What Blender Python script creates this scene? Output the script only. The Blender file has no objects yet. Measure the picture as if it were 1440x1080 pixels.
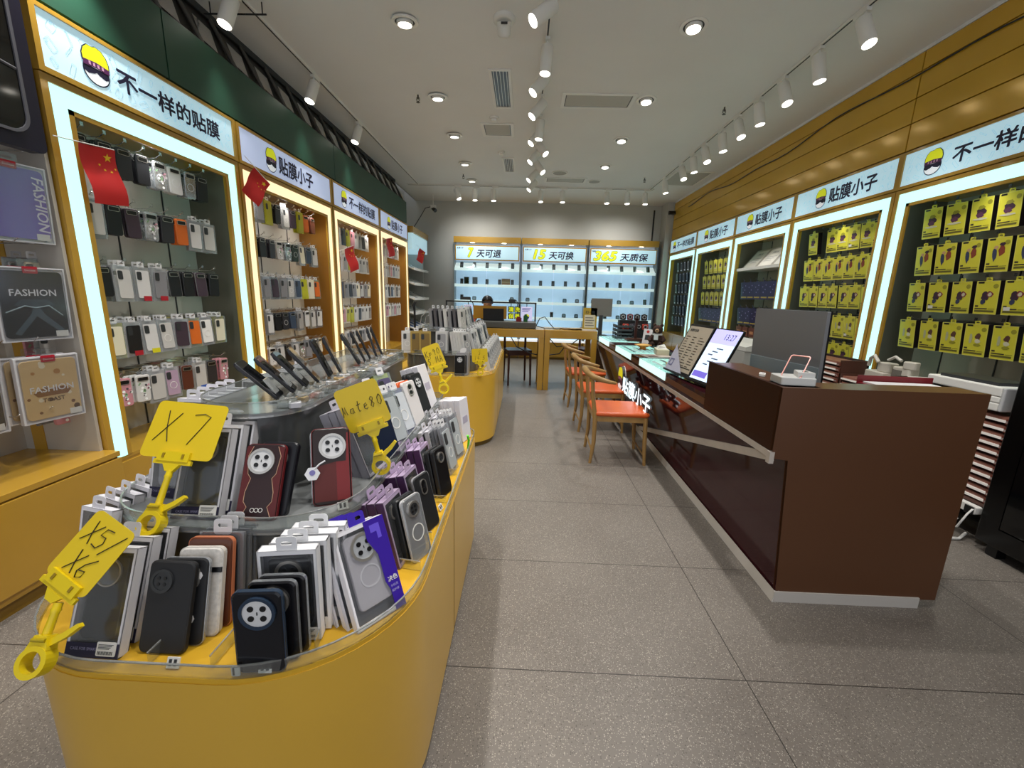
import bpy, bmesh, math, random
from mathutils import Matrix, Vector
R_ = random.Random(7)
sc = bpy.context.scene
COL = sc.collection
rad = math.radians
pi = math.pi

# ------------------------------------------------------------ materials
def lin(h):
    h = h.lstrip('#')
    out = []
    for i in (0, 2, 4):
        c = int(h[i:i+2], 16)/255
        out.append(c/12.92 if c <= .04045 else ((c+.055)/1.055)**2.4)
    return (*out, 1)
MC = {}
def mat(name, col, rough=.5, metal=0, emit=0, ecol=None, noise=0, nscale=8, coat=0, spec=.5, bump=0, bscale=200, stretch=(1, 1, 1)):
    if name in MC: return MC[name]
    m = bpy.data.materials.new(name); m.use_nodes = True
    nt = m.node_tree; b = nt.nodes['Principled BSDF']
    c = lin(col)
    b.inputs['Base Color'].default_value = c
    b.inputs['Roughness'].default_value = rough
    b.inputs['Metallic'].default_value = metal
    b.inputs['Specular IOR Level'].default_value = spec
    b.inputs['Coat Weight'].default_value = coat
    b.inputs['Coat Roughness'].default_value = .06
    if emit:
        b.inputs['Emission Color'].default_value = lin(ecol or col)
        b.inputs['Emission Strength'].default_value = emit
    if noise or bump:
        tc = nt.nodes.new('ShaderNodeTexCoord'); mp = nt.nodes.new('ShaderNodeMapping')
        mp.inputs['Scale'].default_value = stretch
        nt.links.new(tc.outputs['Object'], mp.inputs['Vector'])
    if noise:
        n = nt.nodes.new('ShaderNodeTexNoise'); n.inputs['Scale'].default_value = nscale; n.inputs['Detail'].default_value = 5
        r = nt.nodes.new('ShaderNodeValToRGB')
        r.color_ramp.elements[0].position = .3; r.color_ramp.elements[1].position = .7
        r.color_ramp.elements[0].color = tuple(x*(1-noise) for x in c[:3])+(1,)
        r.color_ramp.elements[1].color = tuple(min(1, x*(1+noise)) for x in c[:3])+(1,)
        nt.links.new(mp.outputs[0], n.inputs['Vector']); nt.links.new(n.outputs['Fac'], r.inputs['Fac'])
        nt.links.new(r.outputs[0], b.inputs['Base Color'])
    if bump:
        n2 = nt.nodes.new('ShaderNodeTexNoise'); n2.inputs['Scale'].default_value = bscale
        bp = nt.nodes.new('ShaderNodeBump'); bp.inputs['Strength'].default_value = bump; bp.inputs['Distance'].default_value = .002
        nt.links.new(mp.outputs[0], n2.inputs['Vector']); nt.links.new(n2.outputs['Fac'], bp.inputs['Height']); nt.links.new(bp.outputs[0], b.inputs['Normal'])
    MC[name] = m; return m
def clear(name, tint, gloss=.12, rough=.05, dens=0.0, body=None):
    """thin clear plastic or glass: transparent + fresnel gloss (+ a little milky body)"""
    if name in MC: return MC[name]
    m = bpy.data.materials.new(name); m.use_nodes = True; nt = m.node_tree; nt.nodes.clear()
    o = nt.nodes.new('ShaderNodeOutputMaterial'); t = nt.nodes.new('ShaderNodeBsdfTransparent'); g = nt.nodes.new('ShaderNodeBsdfGlossy')
    t.inputs[0].default_value = lin(tint); g.inputs['Roughness'].default_value = rough
    mx = nt.nodes.new('ShaderNodeMixShader'); lw = nt.nodes.new('ShaderNodeLayerWeight'); lw.inputs['Blend'].default_value = .3
    ma = nt.nodes.new('ShaderNodeMath'); ma.operation = 'MULTIPLY_ADD'; ma.inputs[1].default_value = .32; ma.inputs[2].default_value = gloss
    nt.links.new(lw.outputs['Facing'], ma.inputs[0]); nt.links.new(ma.outputs[0], mx.inputs[0])
    last = t.outputs[0]
    if dens:
        d = nt.nodes.new('ShaderNodeBsdfDiffuse'); d.inputs[0].default_value = lin(body or tint)
        m2 = nt.nodes.new('ShaderNodeMixShader'); m2.inputs[0].default_value = dens
        nt.links.new(t.outputs[0], m2.inputs[1]); nt.links.new(d.outputs[0], m2.inputs[2]); last = m2.outputs[0]
    nt.links.new(last, mx.inputs[1]); nt.links.new(g.outputs[0], mx.inputs[2]); nt.links.new(mx.outputs[0], o.inputs[0])
    MC[name] = m; return m

def P(h, r=.45, **k):           # quick plain paint by colour
    return mat('paint_%s_%d' % (h.lstrip('#'), int(r*100)), h, r, **k)
YEL = mat('yellow_laminate', '#b88f32', .27, noise=.05, nscale=3, coat=.3)
YELB = mat('yellow_island_body', '#dcae3c', .3, noise=.03, nscale=3, coat=.2)  # brighter copy of the laminate, making up for weak light on the front
YELP = mat('yellow_metal_plank', '#d0a436', .17, metal=.15, noise=.06, nscale=2)
YELT = mat('yellow_tray', '#d9a92c', .3, noise=.08, nscale=6)
ORG = mat('amber_laminate', '#8e6220', .3)
GRN = mat('green_board', '#1f4a38', .5, noise=.08, nscale=2)
WHT = mat('white_paint', '#e8e6e0', .5)
WHG = mat('white_card', '#dcdbdc', .45)
GRY = mat('grey_card', '#8e8d90', .45)
CEIL = mat('ceiling_paint', '#e2e1de', .75, noise=.02, nscale=1.5)
WALLM = mat('wall_paint', '#c4c5c0', .7, noise=.02, nscale=1.5)
GLOW = mat('cool_light_strip', '#3c4644', .5, emit=1.35, ecol='#b2eee2')
GLOWW = mat('warm_light_strip', '#4a4640', .5, emit=1.25, ecol='#f2d9a8')
LAMP = mat('lamp_glow', '#ffffff', .5, emit=6, ecol='#fff8ea')
PANEL = mat('light_panel_blue', '#c3e0ea', .4, emit=.46, ecol='#b4dcec')
PANELW = mat('light_panel_lilac', '#c5d0ea', .4, emit=.42, ecol='#b6c6ea')
DOOD = mat('doodle_line', '#8fb6c6', .5, emit=.36, ecol='#8fb6c8')
NAVY = mat('navy_ink', '#1b1838', .5)
BLK = mat('black_plastic', '#101012', .3)
BLKM = mat('black_matte', '#17181b', .55)
DGR = mat('dark_grey', '#2e3032', .45)
SCRN = mat('dark_screen', '#08090b', .06, coat=.5)
SIL = mat('brushed_silver', '#c9c6c0', .3, metal=.85)
CHROME = mat('chrome_wire', '#d5d5d5', .18, metal=.95)
SMOKE = mat('smoky_plastic', '#4a4c4c', .2, noise=.12, nscale=9, coat=.25)
BRN = mat('brown_laminate', '#5b3a24', .33, noise=.03, nscale=2, spec=.4)
BRD = mat('dark_brown_laminate', '#34180f', .42, noise=.04, nscale=2, spec=.15)
MAR = mat('maroon_gloss', '#3a171c', .07, noise=.04, nscale=2, spec=.35)
TRIM = mat('pale_trim', '#c0b7ae', .4, noise=.06, nscale=12)
WOOD = mat('oak_wood', '#9c7a47', .4, noise=.18, nscale=9, stretch=(1, 1, .12))
DWOOD = mat('dark_wood', '#42211a', .35, noise=.15, nscale=9, stretch=(1, 1, .12))
ORL = mat('orange_leather', '#d85f28', .3, noise=.05, nscale=8, bump=.15)
SYEL = mat('sign_card_yellow', '#e8c81e', .35)
CYEL = mat('clip_plastic_yellow', '#e9cd14', .3)
INK = mat('marker_ink', '#2a1d10', .6)
ACR = clear('clear_acrylic', '#f2f5f4', .06, .05, .05, '#dfe4e6')
ACRE = clear('acrylic_edge', '#d8dad6', .25, .15, .35, '#d9dcda')
PVC = clear('pvc_window', '#f6f7f8', .035, .12, .03, '#c8ccd2')
GLASS = clear('door_glass', '#eef7f6', .03, .02)
FILM = clear('milky_film', '#eef0f2', .07, .15, .22, '#d0d4da')
CASEC = clear('clear_case', '#dfe3e6', .2, .1, .3, '#d6dadd')
BACKP = mat('grey_pegboard', '#c0bbb2', .35, metal=.2, noise=.04, nscale=3)
LIME = mat('lime_yellow', '#c8c81c', .4)
LOGY = mat('logo_yellow', '#dbe21c', .4, emit=.35, ecol='#dbe21c')
LOGW = mat('logo_white', '#e6eef4', .4, emit=.4, ecol='#e6eef4')
LOGP = mat('logo_plum', '#5b2a5c', .4)

# ------------------------------------------------------------ text
TXT = {}
def text_geo(s, bold=0.0, shear=0.0, ext=0.0):
    key = (s, bold, shear, ext)
    if key in TXT: return TXT[key]
    cu = bpy.data.curves.new('glyphs', 'FONT'); cu.body = s; cu.size = 1; cu.offset = bold; cu.shear = shear; cu.extrude = ext
    cu.resolution_u = 2; cu.align_x = 'LEFT'
    ob = bpy.data.objects.new('glyphs', cu); COL.objects.link(ob)
    dg = bpy.context.evaluated_depsgraph_get(); me = ob.evaluated_get(dg).to_mesh()
    vs = [v.co.copy() for v in me.vertices]; fs = [tuple(p.vertices) for p in me.polygons]
    ob.evaluated_get(dg).to_mesh_clear(); bpy.data.objects.remove(ob); bpy.data.curves.remove(cu)
    if vs:
        x0 = min(v.x for v in vs); x1 = max(v.x for v in vs); y0 = min(v.y for v in vs); y1 = max(v.y for v in vs)
    else: x0 = x1 = y0 = y1 = 0
    TXT[key] = (vs, fs, x0, x1, y0, y1); return TXT[key]

# ------------------------------------------------------------ mesh builder
def rrect(w, h, r, seg=5, cx=0, cy=0):
    r = min(r, w/2-1e-4, h/2-1e-4); pts = []
    for (sx, sy, a0) in ((1, 1, 0), (-1, 1, 90), (-1, -1, 180), (1, -1, 270)):
        for i in range(seg+1):
            a = rad(a0+90*i/seg); pts.append((cx+sx*(w/2-r)+r*math.cos(a), cy+sy*(h/2-r)+r*math.sin(a)))
    return pts
def circ(r, n=20, cx=0, cy=0, ry=None):
    return [(cx+r*math.cos(2*pi*i/n), cy+(ry or r)*math.sin(2*pi*i/n)) for i in range(n)]
FR = Matrix(((1, 0, 0, 0), (0, 0, 1, 0), (0, 1, 0, 0), (0, 0, 0, 1)))   # (u, v, d) -> x=u, y=d, z=v : drawing on a face that looks to -Y
class MB:
    def __init__(s): s.v = []; s.f = []; s.mi = []; s.mats = []; s.sm = []
    def add(s, vs, fs, m, M=None, smooth=False):
        if m not in s.mats: s.mats.append(m)
        k = s.mats.index(m); b = len(s.v)
        s.v += [(M @ Vector(v)) if M is not None else Vector(v) for v in vs]
        for f in fs: s.f.append(tuple(b+i for i in f)); s.mi.append(k); s.sm.append(smooth)
        return s
    def box(s, c, d, m, M=None):
        x, y, z = c; a, b, e = d[0]/2, d[1]/2, d[2]/2
        vs = [(x+i*a, y+j*b, z+k*e) for k in (-1, 1) for j in (-1, 1) for i in (-1, 1)]
        return s.add(vs, [(0, 2, 3, 1), (4, 5, 7, 6), (0, 1, 5, 4), (2, 6, 7, 3), (0, 4, 6, 2), (1, 3, 7, 5)], m, M)
    def b2(s, x0, x1, y0, y1, z0, z1, m, M=None):
        return s.box(((x0+x1)/2, (y0+y1)/2, (z0+z1)/2), (abs(x1-x0), abs(y1-y0), abs(z1-z0)), m, M)
    def prism(s, pts, z0, z1, m, M=None, smooth=False, cham=0):
        n = len(pts)
        if cham:
            cx = sum(p[0] for p in pts)/n; cy = sum(p[1] for p in pts)/n
            w = max(abs(p[0]-cx) for p in pts) or 1; h = max(abs(p[1]-cy) for p in pts) or 1
            ins = [(cx+(p[0]-cx)*(1-cham/w), cy+(p[1]-cy)*(1-cham/h)) for p in pts]
            rings = [[(*p, z0) for p in ins], [(*p, z0+cham) for p in pts], [(*p, z1-cham) for p in pts], [(*p, z1) for p in ins]]
        else: rings = [[(*p, z0) for p in pts], [(*p, z1) for p in pts]]
        vs = [v for r in rings for v in r]; fs = []
        for k in range(len(rings)-1):
            for i in range(n): fs.append((k*n+i, k*n+(i+1) % n, (k+1)*n+(i+1) % n, (k+1)*n+i))
        s.add(vs, fs, m, M, smooth)
        s.add(rings[0], [tuple(range(n))[::-1]], m, M); s.add(rings[-1], [tuple(range(n))], m, M); return s
    def face(s, pts, m, M=None): return s.add([(*p, 0) if len(p) == 2 else p for p in pts], [tuple(range(len(pts)))], m, M)
    def ring(s, outer, inner, z0, z1, m, M=None):
        n = len(outer); vs = [(*p, z) for z in (z0, z1) for L in (outer, inner) for p in L]; fs = []
        for i in range(n):
            j = (i+1) % n
            fs += [(i, j, n+j, n+i), (2*n+i, 3*n+i, 3*n+j, 2*n+j), (i, 2*n+i, 2*n+j, j), (n+i, n+j, 3*n+j, 3*n+i)]
        return s.add(vs, fs, m, M)
    def cyl(s, p0, p1, r0, m, r1=None, n=14, M=None, smooth=True):
        return s.tube([p0, p1], [r0, r0 if r1 is None else r1], m, n, M, smooth)
    def tube(s, pts, r, m, n=8, M=None, smooth=True, caps=True):
        pts = [Vector(p) for p in pts]; rs = r if isinstance(r, (list, tuple)) else [r]*len(pts); vs = []; fs = []
        up = None
        for i, p in enumerate(pts):
            t = (pts[min(i+1, len(pts)-1)]-pts[max(i-1, 0)]).normalized()
            if up is None or abs(up.dot(t)) > .98: up = Vector((0, 0, 1)) if abs(t.z) < .9 else Vector((0, 1, 0))
            a = t.cross(up).normalized(); b = a.cross(t).normalized(); up = b
            for k in range(n):
                an = 2*pi*k/n; vs.append(p+a*math.cos(an)*rs[i]+b*math.sin(an)*rs[i])
        for i in range(len(pts)-1):
            for k in range(n): fs.append((i*n+k, i*n+(k+1) % n, (i+1)*n+(k+1) % n, (i+1)*n+k))
        s.add(vs, fs, m, M, smooth)
        if caps: s.add(vs[:n], [tuple(range(n))[::-1]], m, M); s.add(vs[-n:], [tuple(range(n))], m, M)
        return s
    def text(s, st, x, y, h, m, M=None, bold=0.0, shear=0.0, ext=0.0, d=0, w=None, anchor='l'):
        vs, fs, x0, x1, y0, y1 = text_geo(st, 0.0, shear, ext)
        if not vs: return s
        k = h/(y1-y0); kx = (w/(x1-x0)) if w else k
        ox = x if anchor == 'l' else x-(x1-x0)*kx/2
        b = bold*h; sh = [(0, 0)] if not b else [(b*math.cos(pi*i/4), b*math.sin(pi*i/4)) for i in range(8)]
        for q, (ax, ay) in enumerate(sh): s.add([(ox+(v.x-x0)*kx+ax, y+(v.y-y0)*k+ay, d+v.z*k-q*.00002) for v in vs], fs, m, M)
        return s
    def obj(s, name, parent=None, kind=None, bevel=0, loc=None):
        me = bpy.data.meshes.new(name); me.from_pydata([tuple(v) for v in s.v], [], s.f)
        for mm in s.mats: me.materials.append(mm)
        me.polygons.foreach_set('material_index', s.mi); me.polygons.foreach_set('use_smooth', s.sm); me.update()
        bm = bmesh.new(); bm.from_mesh(me); bmesh.ops.recalc_face_normals(bm, faces=bm.faces); bm.to_mesh(me); bm.free()
        o = bpy.data.objects.new(name, me); COL.objects.link(o)
        if parent: o.parent = parent
        if kind: o['kind'] = kind
        if bevel:
            b = o.modifiers.new('bevel', 'BEVEL'); b.width = bevel; b.segments = 2; b.limit_method = 'ANGLE'
        return o
def tag(o, label, cat, group=None):
    o['label'] = label; o['category'] = cat
    if group: o['group'] = group
    return o
def thing(name, label, cat, loc=(0, 0, 0), rz=0, group=None, M=None):
    o = bpy.data.objects.new(name, None); COL.objects.link(o); o.empty_display_size = .05
    if M is not None: o.matrix_world = M
    else: o.location = loc; o.rotation_euler = (0, 0, rad(rz))
    return tag(o, label, cat, group)
KIDS = {}
def kids(o): return [c for c in o.children]
class Kind:
    """one sort of goods: built once with its parts, then copied object by object"""
    def __init__(s, name, cat, build): s.name = name; s.cat = cat; s.build = build; s.root = None; s.used = False
    def put(s, M, label, group=None, cat=None):
        if s.root is None:
            s.root = bpy.data.objects.new(s.name, None); COL.objects.link(s.root); s.root.empty_display_size = .03
            s.build(s.root); s.kids = [(c, [g for g in c.children]) for c in s.root.children]; r = s.root
        else:
            r = s.root.copy(); COL.objects.link(r)
            for c, gs in s.kids:
                c2 = c.copy(); COL.objects.link(c2); c2.parent = r
                for g in gs: g2 = g.copy(); COL.objects.link(g2); g2.parent = c2
        r.matrix_world = M
        for k in list(r.keys()): del r[k]
        tag(r, label, cat or s.cat, group); return r
class Solo(Kind):
    """goods too small in view to show parts: one mesh"""
    def put(s, M, label, group=None, cat=None):
        if s.root is None: s.root = s.build(None); r = s.root
        else: r = s.root.copy(); COL.objects.link(r)
        r.matrix_world = M; tag(r, label, cat or s.cat, group)
        if not group and 'group' in r: del r['group']
        return r
def TM(x, y, z, rz=0, rx=0, ry=0):
    return Matrix.Translation((x, y, z)) @ Matrix.Rotation(rad(rz), 4, 'Z') @ Matrix.Rotation(rad(-rx), 4, 'X') @ Matrix.Rotation(rad(ry), 4, 'Y')
ORD = ['first', 'second', 'third', 'fourth', 'fifth', 'sixth', 'seventh', 'eighth', 'ninth', 'tenth', 'eleventh', 'twelfth', 'thirteenth', 'fourteenth', 'fifteenth']

# ------------------------------------------------------------ goods
def emblem(mb, cx, cz, h, M, d=-.004, mirror=1):
    """shop badge: yellow cap shape over a striped band on a plain pale disc with a dark bar"""
    def L(pts): return [(cx+p[0]*h*mirror, cz+p[1]*h) for p in pts]
    mb.prism(L(circ(.39, 26, 0, -.17, .34)), d, d-.001, NAVY, M)
    mb.prism(L(circ(.355, 26, 0, -.17, .305)), d-.001, d-.002, LOGW, M)
    mb.prism(L([(-.365, -.06), (.365, -.06), (.37, -.22), (.25, -.27), (.08, -.22), (0, -.17), (-.08, -.22), (-.25, -.27), (-.37, -.22)]), d-.002, d-.003, NAVY, M)
    cap = [(-.36, .02), (-.37, .20), (-.31, .36), (-.20, .46), (-.05, .46), (.03, .50), (.20, .47), (.32, .35), (.38, .18), (.37, .02)]
    mb.prism(L([(x*1.09, y*1.06-.01) for x, y in cap]), d-.002, d-.003, NAVY, M)
    mb.prism(L(cap), d-.003, d-.004, LOGY, M)
    mb.prism(L([(-.37, .06), (0, .10), (.38, .06), (.385, -.08), (0, -.05), (-.375, -.08)]), d-.004, d-.005, LOGP, M)
    for i in range(4): x = -.19+.125*i; mb.prism(L([(x-.028, .06), (x+.028, .06), (x+.028, -.03), (x-.028, -.03)]), d-.005, d-.006, P('#d8a8c8', .5), M)
def hang_tab(p, w, h, m, name='hang_tab', tw=.045, th=.026, y=.003):
    mb = MB(); o = rrect(tw, th*1.5, .008, 3, 0, h+th*.5); i = rrect(tw*.55, th*.35, .004, 3, 0, h+th*.62)
    mb.ring(o, i, y, y+.0015, m, FR); return mb.obj(name, p)
def camera_bump(p, style, cx, cz, s, y, ringm=None, dark=BLK):
    """style: disc4 (pale disc, four dark lenses, metal ring), ringdark, pill, bar"""
    mb = MB(); ringm = ringm or SIL
    if style == 'disc4':
        mb.ring(circ(.5*s, 28, cx, cz), circ(.41*s, 28, cx, cz), y-.006, y, ringm, FR)
        mb.prism(circ(.41*s, 28, cx, cz), y-.0035, y, P('#dcdcdc', .35), FR)
        for dx, dz in ((-.17, .15), (.17, .15), (-.17, -.15), (.17, -.15)): mb.prism(circ(.085*s, 14, cx+dx*s, cz+dz*s), y-.0055, y-.003, BLK, FR)
        mb.prism(rrect(.015*s*2, .1*s, .002, 2, cx, cz), y-.0045, y-.003, DGR, FR)
    elif style == 'window':
        mb.ring(circ(.5*s, 28, cx, cz), circ(.45*s, 28, cx, cz), y-.005, y, ringm, FR)
        mb.prism(circ(.45*s, 28, cx, cz), y-.002, y, CASEC if dark is BLK else dark, FR)
    elif style == 'ringdark':
        mb.ring(circ(.5*s, 28, cx, cz), circ(.38*s, 28, cx, cz), y-.005, y, ringm, FR)
        mb.prism(circ(.38*s, 28, cx, cz), y-.0025, y, DGR, FR)
        for dx, dz in ((-.14, .13), (.14, .13), (-.14, -.13), (.14, -.13)): mb.prism(circ(.07*s, 12, cx+dx*s, cz+dz*s), y-.004, y-.002, BLK, FR)
    elif style == 'pill':
        mb.ring(rrect(s*.62, s, s*.3, 6, cx, cz), rrect(s*.5, s*.88, s*.24, 6, cx, cz), y-.004, y, ringm, FR)
        for dz in (-.22, .22): mb.prism(circ(.17*s, 14, cx, cz+dz*s), y-.004, y, dark, FR)
    elif style == 'bar':
        mb.ring(rrect(s*1.5, s*.62, s*.16, 4, cx, cz), rrect(s*1.4, s*.52, s*.12, 4, cx, cz), y-.004, y, ringm, FR)
        mb.prism(rrect(s*1.4, s*.52, s*.12, 4, cx, cz), y-.0015, y, dark, FR)
        for dx in (-.5, -.2): mb.prism(circ(.13*s, 12, cx+dx*s, cz), y-.004, y-.001, BLK, FR)
    return mb.obj('camera_cutout', p)
def mag_ring(mb, cx, cz, r, y, m): mb.ring(circ(r, 26, cx, cz), circ(r*.88, 26, cx, cz), y-.001, y, m, FR)
def window_box(w, h, d, card, casem, cam=('window', .06), navy=False, art=None, label=True, tabm=None, magm=None, side=None, bandtext=None):
    def f(p):
        t = .0022; mb = MB()
        mb.b2(-w/2, w/2, d-t, d, 0, h, side or card); mb.b2(-w/2, -w/2+t, 0, d, 0, h, side or card); mb.b2(w/2-t, w/2, 0, d, 0, h, side or card)
        mb.b2(-w/2, w/2, 0, d, 0, t, card); mb.b2(-w/2, w/2, 0, d, h-t, h, card)
        b = .007
        mb.b2(-w/2, -w/2+b, 0, .001, 0, h, card); mb.b2(w/2-b, w/2, 0, .001, 0, h, card); mb.b2(-w/2+b, w/2-b, 0, .001, h-b*1.6, h, card); mb.b2(-w/2+b, w/2-b, 0, .001, 0, b*1.6, card)
        mb.b2(-w/2+t, w/2-t, d-t-.001, d-t, t, h-t, P('#7d7f84'))
        c = mb.obj('carton', p)
        MB().b2(-w/2+b, w/2-b, .0012, .0018, b*1.6, h-b*1.6, PVC).obj('window', p)
        cw, ch = w*.68, h*.76; cz = h*.53
        k = MB().prism(rrect(cw, ch, .012, 4, 0, cz), .006, d-.004, casem, FR, cham=.0015)
        if magm: mag_ring(k, 0, cz-ch*.1, cw*.3, .0058, magm)
        k = k.obj('phone_case', p)
        camera_bump(k, cam[0], 0 if cam[0] in ('disc4', 'window', 'ringdark', 'bar') else -cw*.22, cz+ch*.30, cam[1], .006)
        if navy:
            mb = MB().b2(-w/2+.001, w/2-.001, -.0008, 0, 0, h*.13, NAVY)
            mb.text(bandtext or 'CASE FOR SMART', -w*.40, h*.065, h*.026, P('#9a97b8'), FR, d=-.0012, w=w*.5)
            mb.obj('label_band', p)
        if art: art(p, w, h)
        if label:
            mb = MB().prism(rrect(w*.36, h*.125, .003, 3, w*.27, h*.085), -.0018, -.0010, WHT, FR)
            for q in range(4): mb.b2(w*.12, w*.40-.003*q, -.0022, -.0018, h*(.12-.012*q), h*(.125-.012*q), DGR)
            for q in range(12): mb.b2(w*(.12+.024*q), w*(.132+.024*q), -.0022, -.0018, h*.035, h*.065, BLK)
            mb.obj('price_label', p)
        hang_tab(p, w, h, tabm or card)
    return f
def purple_art(p, w, h):
    mb = MB(); c = P('#3a1f9c', .35); M = FR
    mb.prism([(w*.08, h), (w*.5, h), (w*.5, 0), (w*.28, 0), (w*.28, h*.22), (w*.22, h*.32), (w*.22, h*.62), (w*.08, h*.8)], -.0012, 0, c, M)
    l = P('#6a55d8', .4)
    mb.prism([(w*.18, h*.94), (w*.38, h*.94), (w*.38, h*.78), (w*.30, h*.78), (w*.30, h*.86), (w*.18, h*.86)], -.0016, -.0012, l, M)
    mb.text('决色', w*.27, h*.30, h*.055, WHT, M, bold=.02, d=-.0018)
    for q, s in enumerate(('手机壳', '保护套')): mb.text(s, w*.29, h*(.235-.05*q), h*.028, P('#b8b0e8'), M, d=-.0018)
    mb.obj('label_panel', p)
def price_tag(p, x, z, y, kind='hex'):
    mb = MB()
    if kind == 'hex':
        mb.prism(circ(.021, 6, x, z), y-.0015, y, P('#e6e6e8', .4), FR); mb.prism(circ(.008, 14, x, z+.003), y-.0025, y-.0015, P('#7a74b0'), FR)
        mb.tube([(x+.005, y, z+.012), (x+.02, y-.004, z+.026), (x+.035, y, z+.034)], .0025, P('#e6e6e8', .4), 6)
    else: mb.prism(rrect(.018, .026, .003, 2, x, z), y-.002, y, WHT, FR); mb.b2(x-.006, x-.002, y-.0025, y-.002, z-.01, z+.008, DGR)
    mb.obj('price_tag', p)
def bare_case(w, h, d, m, cam=('disc4', .055), camx=0, camz=.80, rim=None, deco=None, tagk=None, ringm=None, magm=None, hook=False):
    def f(p):
        mb = MB().prism(rrect(w, h, .014, 5, 0, h/2), 0, d, m, FR, cham=.003)
        if rim: mb.ring(rrect(w+.003, h+.003, .0155, 5, 0, h/2), rrect(w, h, .014, 5, 0, h/2), .003, d*.7, rim, FR)
        if magm: mag_ring(mb, 0, h*.42, w*.31, 0, magm)
        if deco: deco(mb, w, h)
        k = mb.obj('shell', p)
        camera_bump(p, cam[0], camx, h*camz, cam[1], 0, ringm)
        if tagk: price_tag(p, -w*.5, h*.42 if tagk == 'hex' else .012, -.004, tagk)
        if hook: MB().ring(circ(.012, 12, 0, h+.008), circ(.009, 12, 0, h+.008), .003, .005, PVC, FR).obj('hang_loop', p)
    return f
def zigzag(mb, w, h):
    r = P('#5b1416', .4); g = P('#c9a184', .4)
    for sx in (-1, 1):
        z = [(sx*w*.32, h*.97), (sx*w*.42, h*.84), (sx*w*.36, h*.6), (sx*w*.27, h*.54), (sx*w*.36, h*.36), (sx*w*.36, h*.24), (sx*w*.26, h*.17), (sx*w*.38, h*.03)]
        mb.prism(z+[(sx*w*.49, h*.03), (sx*w*.49, h*.97)], -.0006, 0, r, FR)
        mb.tube([(a, -.0008, b) for a, b in z], .0009, g, 5)
    for dx in (-.011, 0, .011): mb.ring(circ(.006, 12, dx, h*.13), circ(.0045, 12, dx, h*.13), -.001, 0, WHT, FR)
def split_red(mb, w, h):
    mb.prism([(-w*.5+.004, .01), (w*.12, .01), (w*.12, h*.55), (-w*.46, h*.5)], -.0006, 0, P('#5c1c18', .5), FR)
    mb.prism([(w*.12, .01), (w*.5-.004, .01), (w*.5-.004, h*.93), (w*.42, h*.93), (w*.38, h*.55), (w*.12, h*.55)], -.0006, 0, P('#7a1a1c', .4), FR)
def floral(mb, w, h):
    r = random.Random(3)
    for i in range(16): mb.prism(circ(r.uniform(.004, .010), 8, r.uniform(-w*.42, w*.42), r.uniform(h*.06, h*.7)), -.0008, 0, P(r.choice(['#d8a0b0', '#f0f0ee', '#c06a80', '#8fb08a', '#ffffff', '#4a4a50']), .4), FR)
def wallet_flap(mb, w, h): mb.b2(-w*.1, w*.1, -.003, 0, h*.45, h*.55, DGR)
def simple_pack(w, h, d, card, casem, cam=True, magm=None, tabm=None, film=None, spot=None):
    """hanging pack, two or three pieces: backing pack, case, tab"""
    def f(p):
        mb = MB().b2(-w/2, w/2, 0, d, 0, h, film or card)
        if film: mb.b2(-w/2, w/2, d, d+.001, 0, h, card)
        mb.obj('pack', p)
        k = MB().prism(rrect(w*.74, h*.8, .010, 3, 0, h*.5), -.004, -.0003, casem, FR)
        if cam: k.prism(rrect(w*.26, h*.24, .008, 3, -w*.2, h*.74), -.006, -.004, DGR, FR)
        if magm: mag_ring(k, 0, h*.42, w*.22, -.0042, magm)
        if spot: k.b2(-w*.1, w*.36, -.0052, -.004, h*.02, h*.16, spot)
        k.obj('phone_case', p); hang_tab(p, w, h, tabm or WHG)
    return f
def solo_pack(w, h, d, card, casem, magm=None, spot=None):
    def f(_):
        mb = MB().b2(-w/2, w/2, 0, d, 0, h, card).prism(rrect(w*.74, h*.8, .010, 2, 0, h*.5), -.004, -.0003, casem, FR)
        mb.prism(rrect(w*.26, h*.22, .008, 2, -w*.2, h*.74), -.006, -.004, DGR, FR)
        if magm: mag_ring(mb, 0, h*.42, w*.22, -.0042, magm)
        if spot: mb.b2(-w*.1, w*.36, -.0052, -.004, h*.02, h*.16, spot)
        mb.box((0, 0, h+.012), (.03, .002, .024), WHG)
        return mb.obj('phone_case_pack')
    return f
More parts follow.
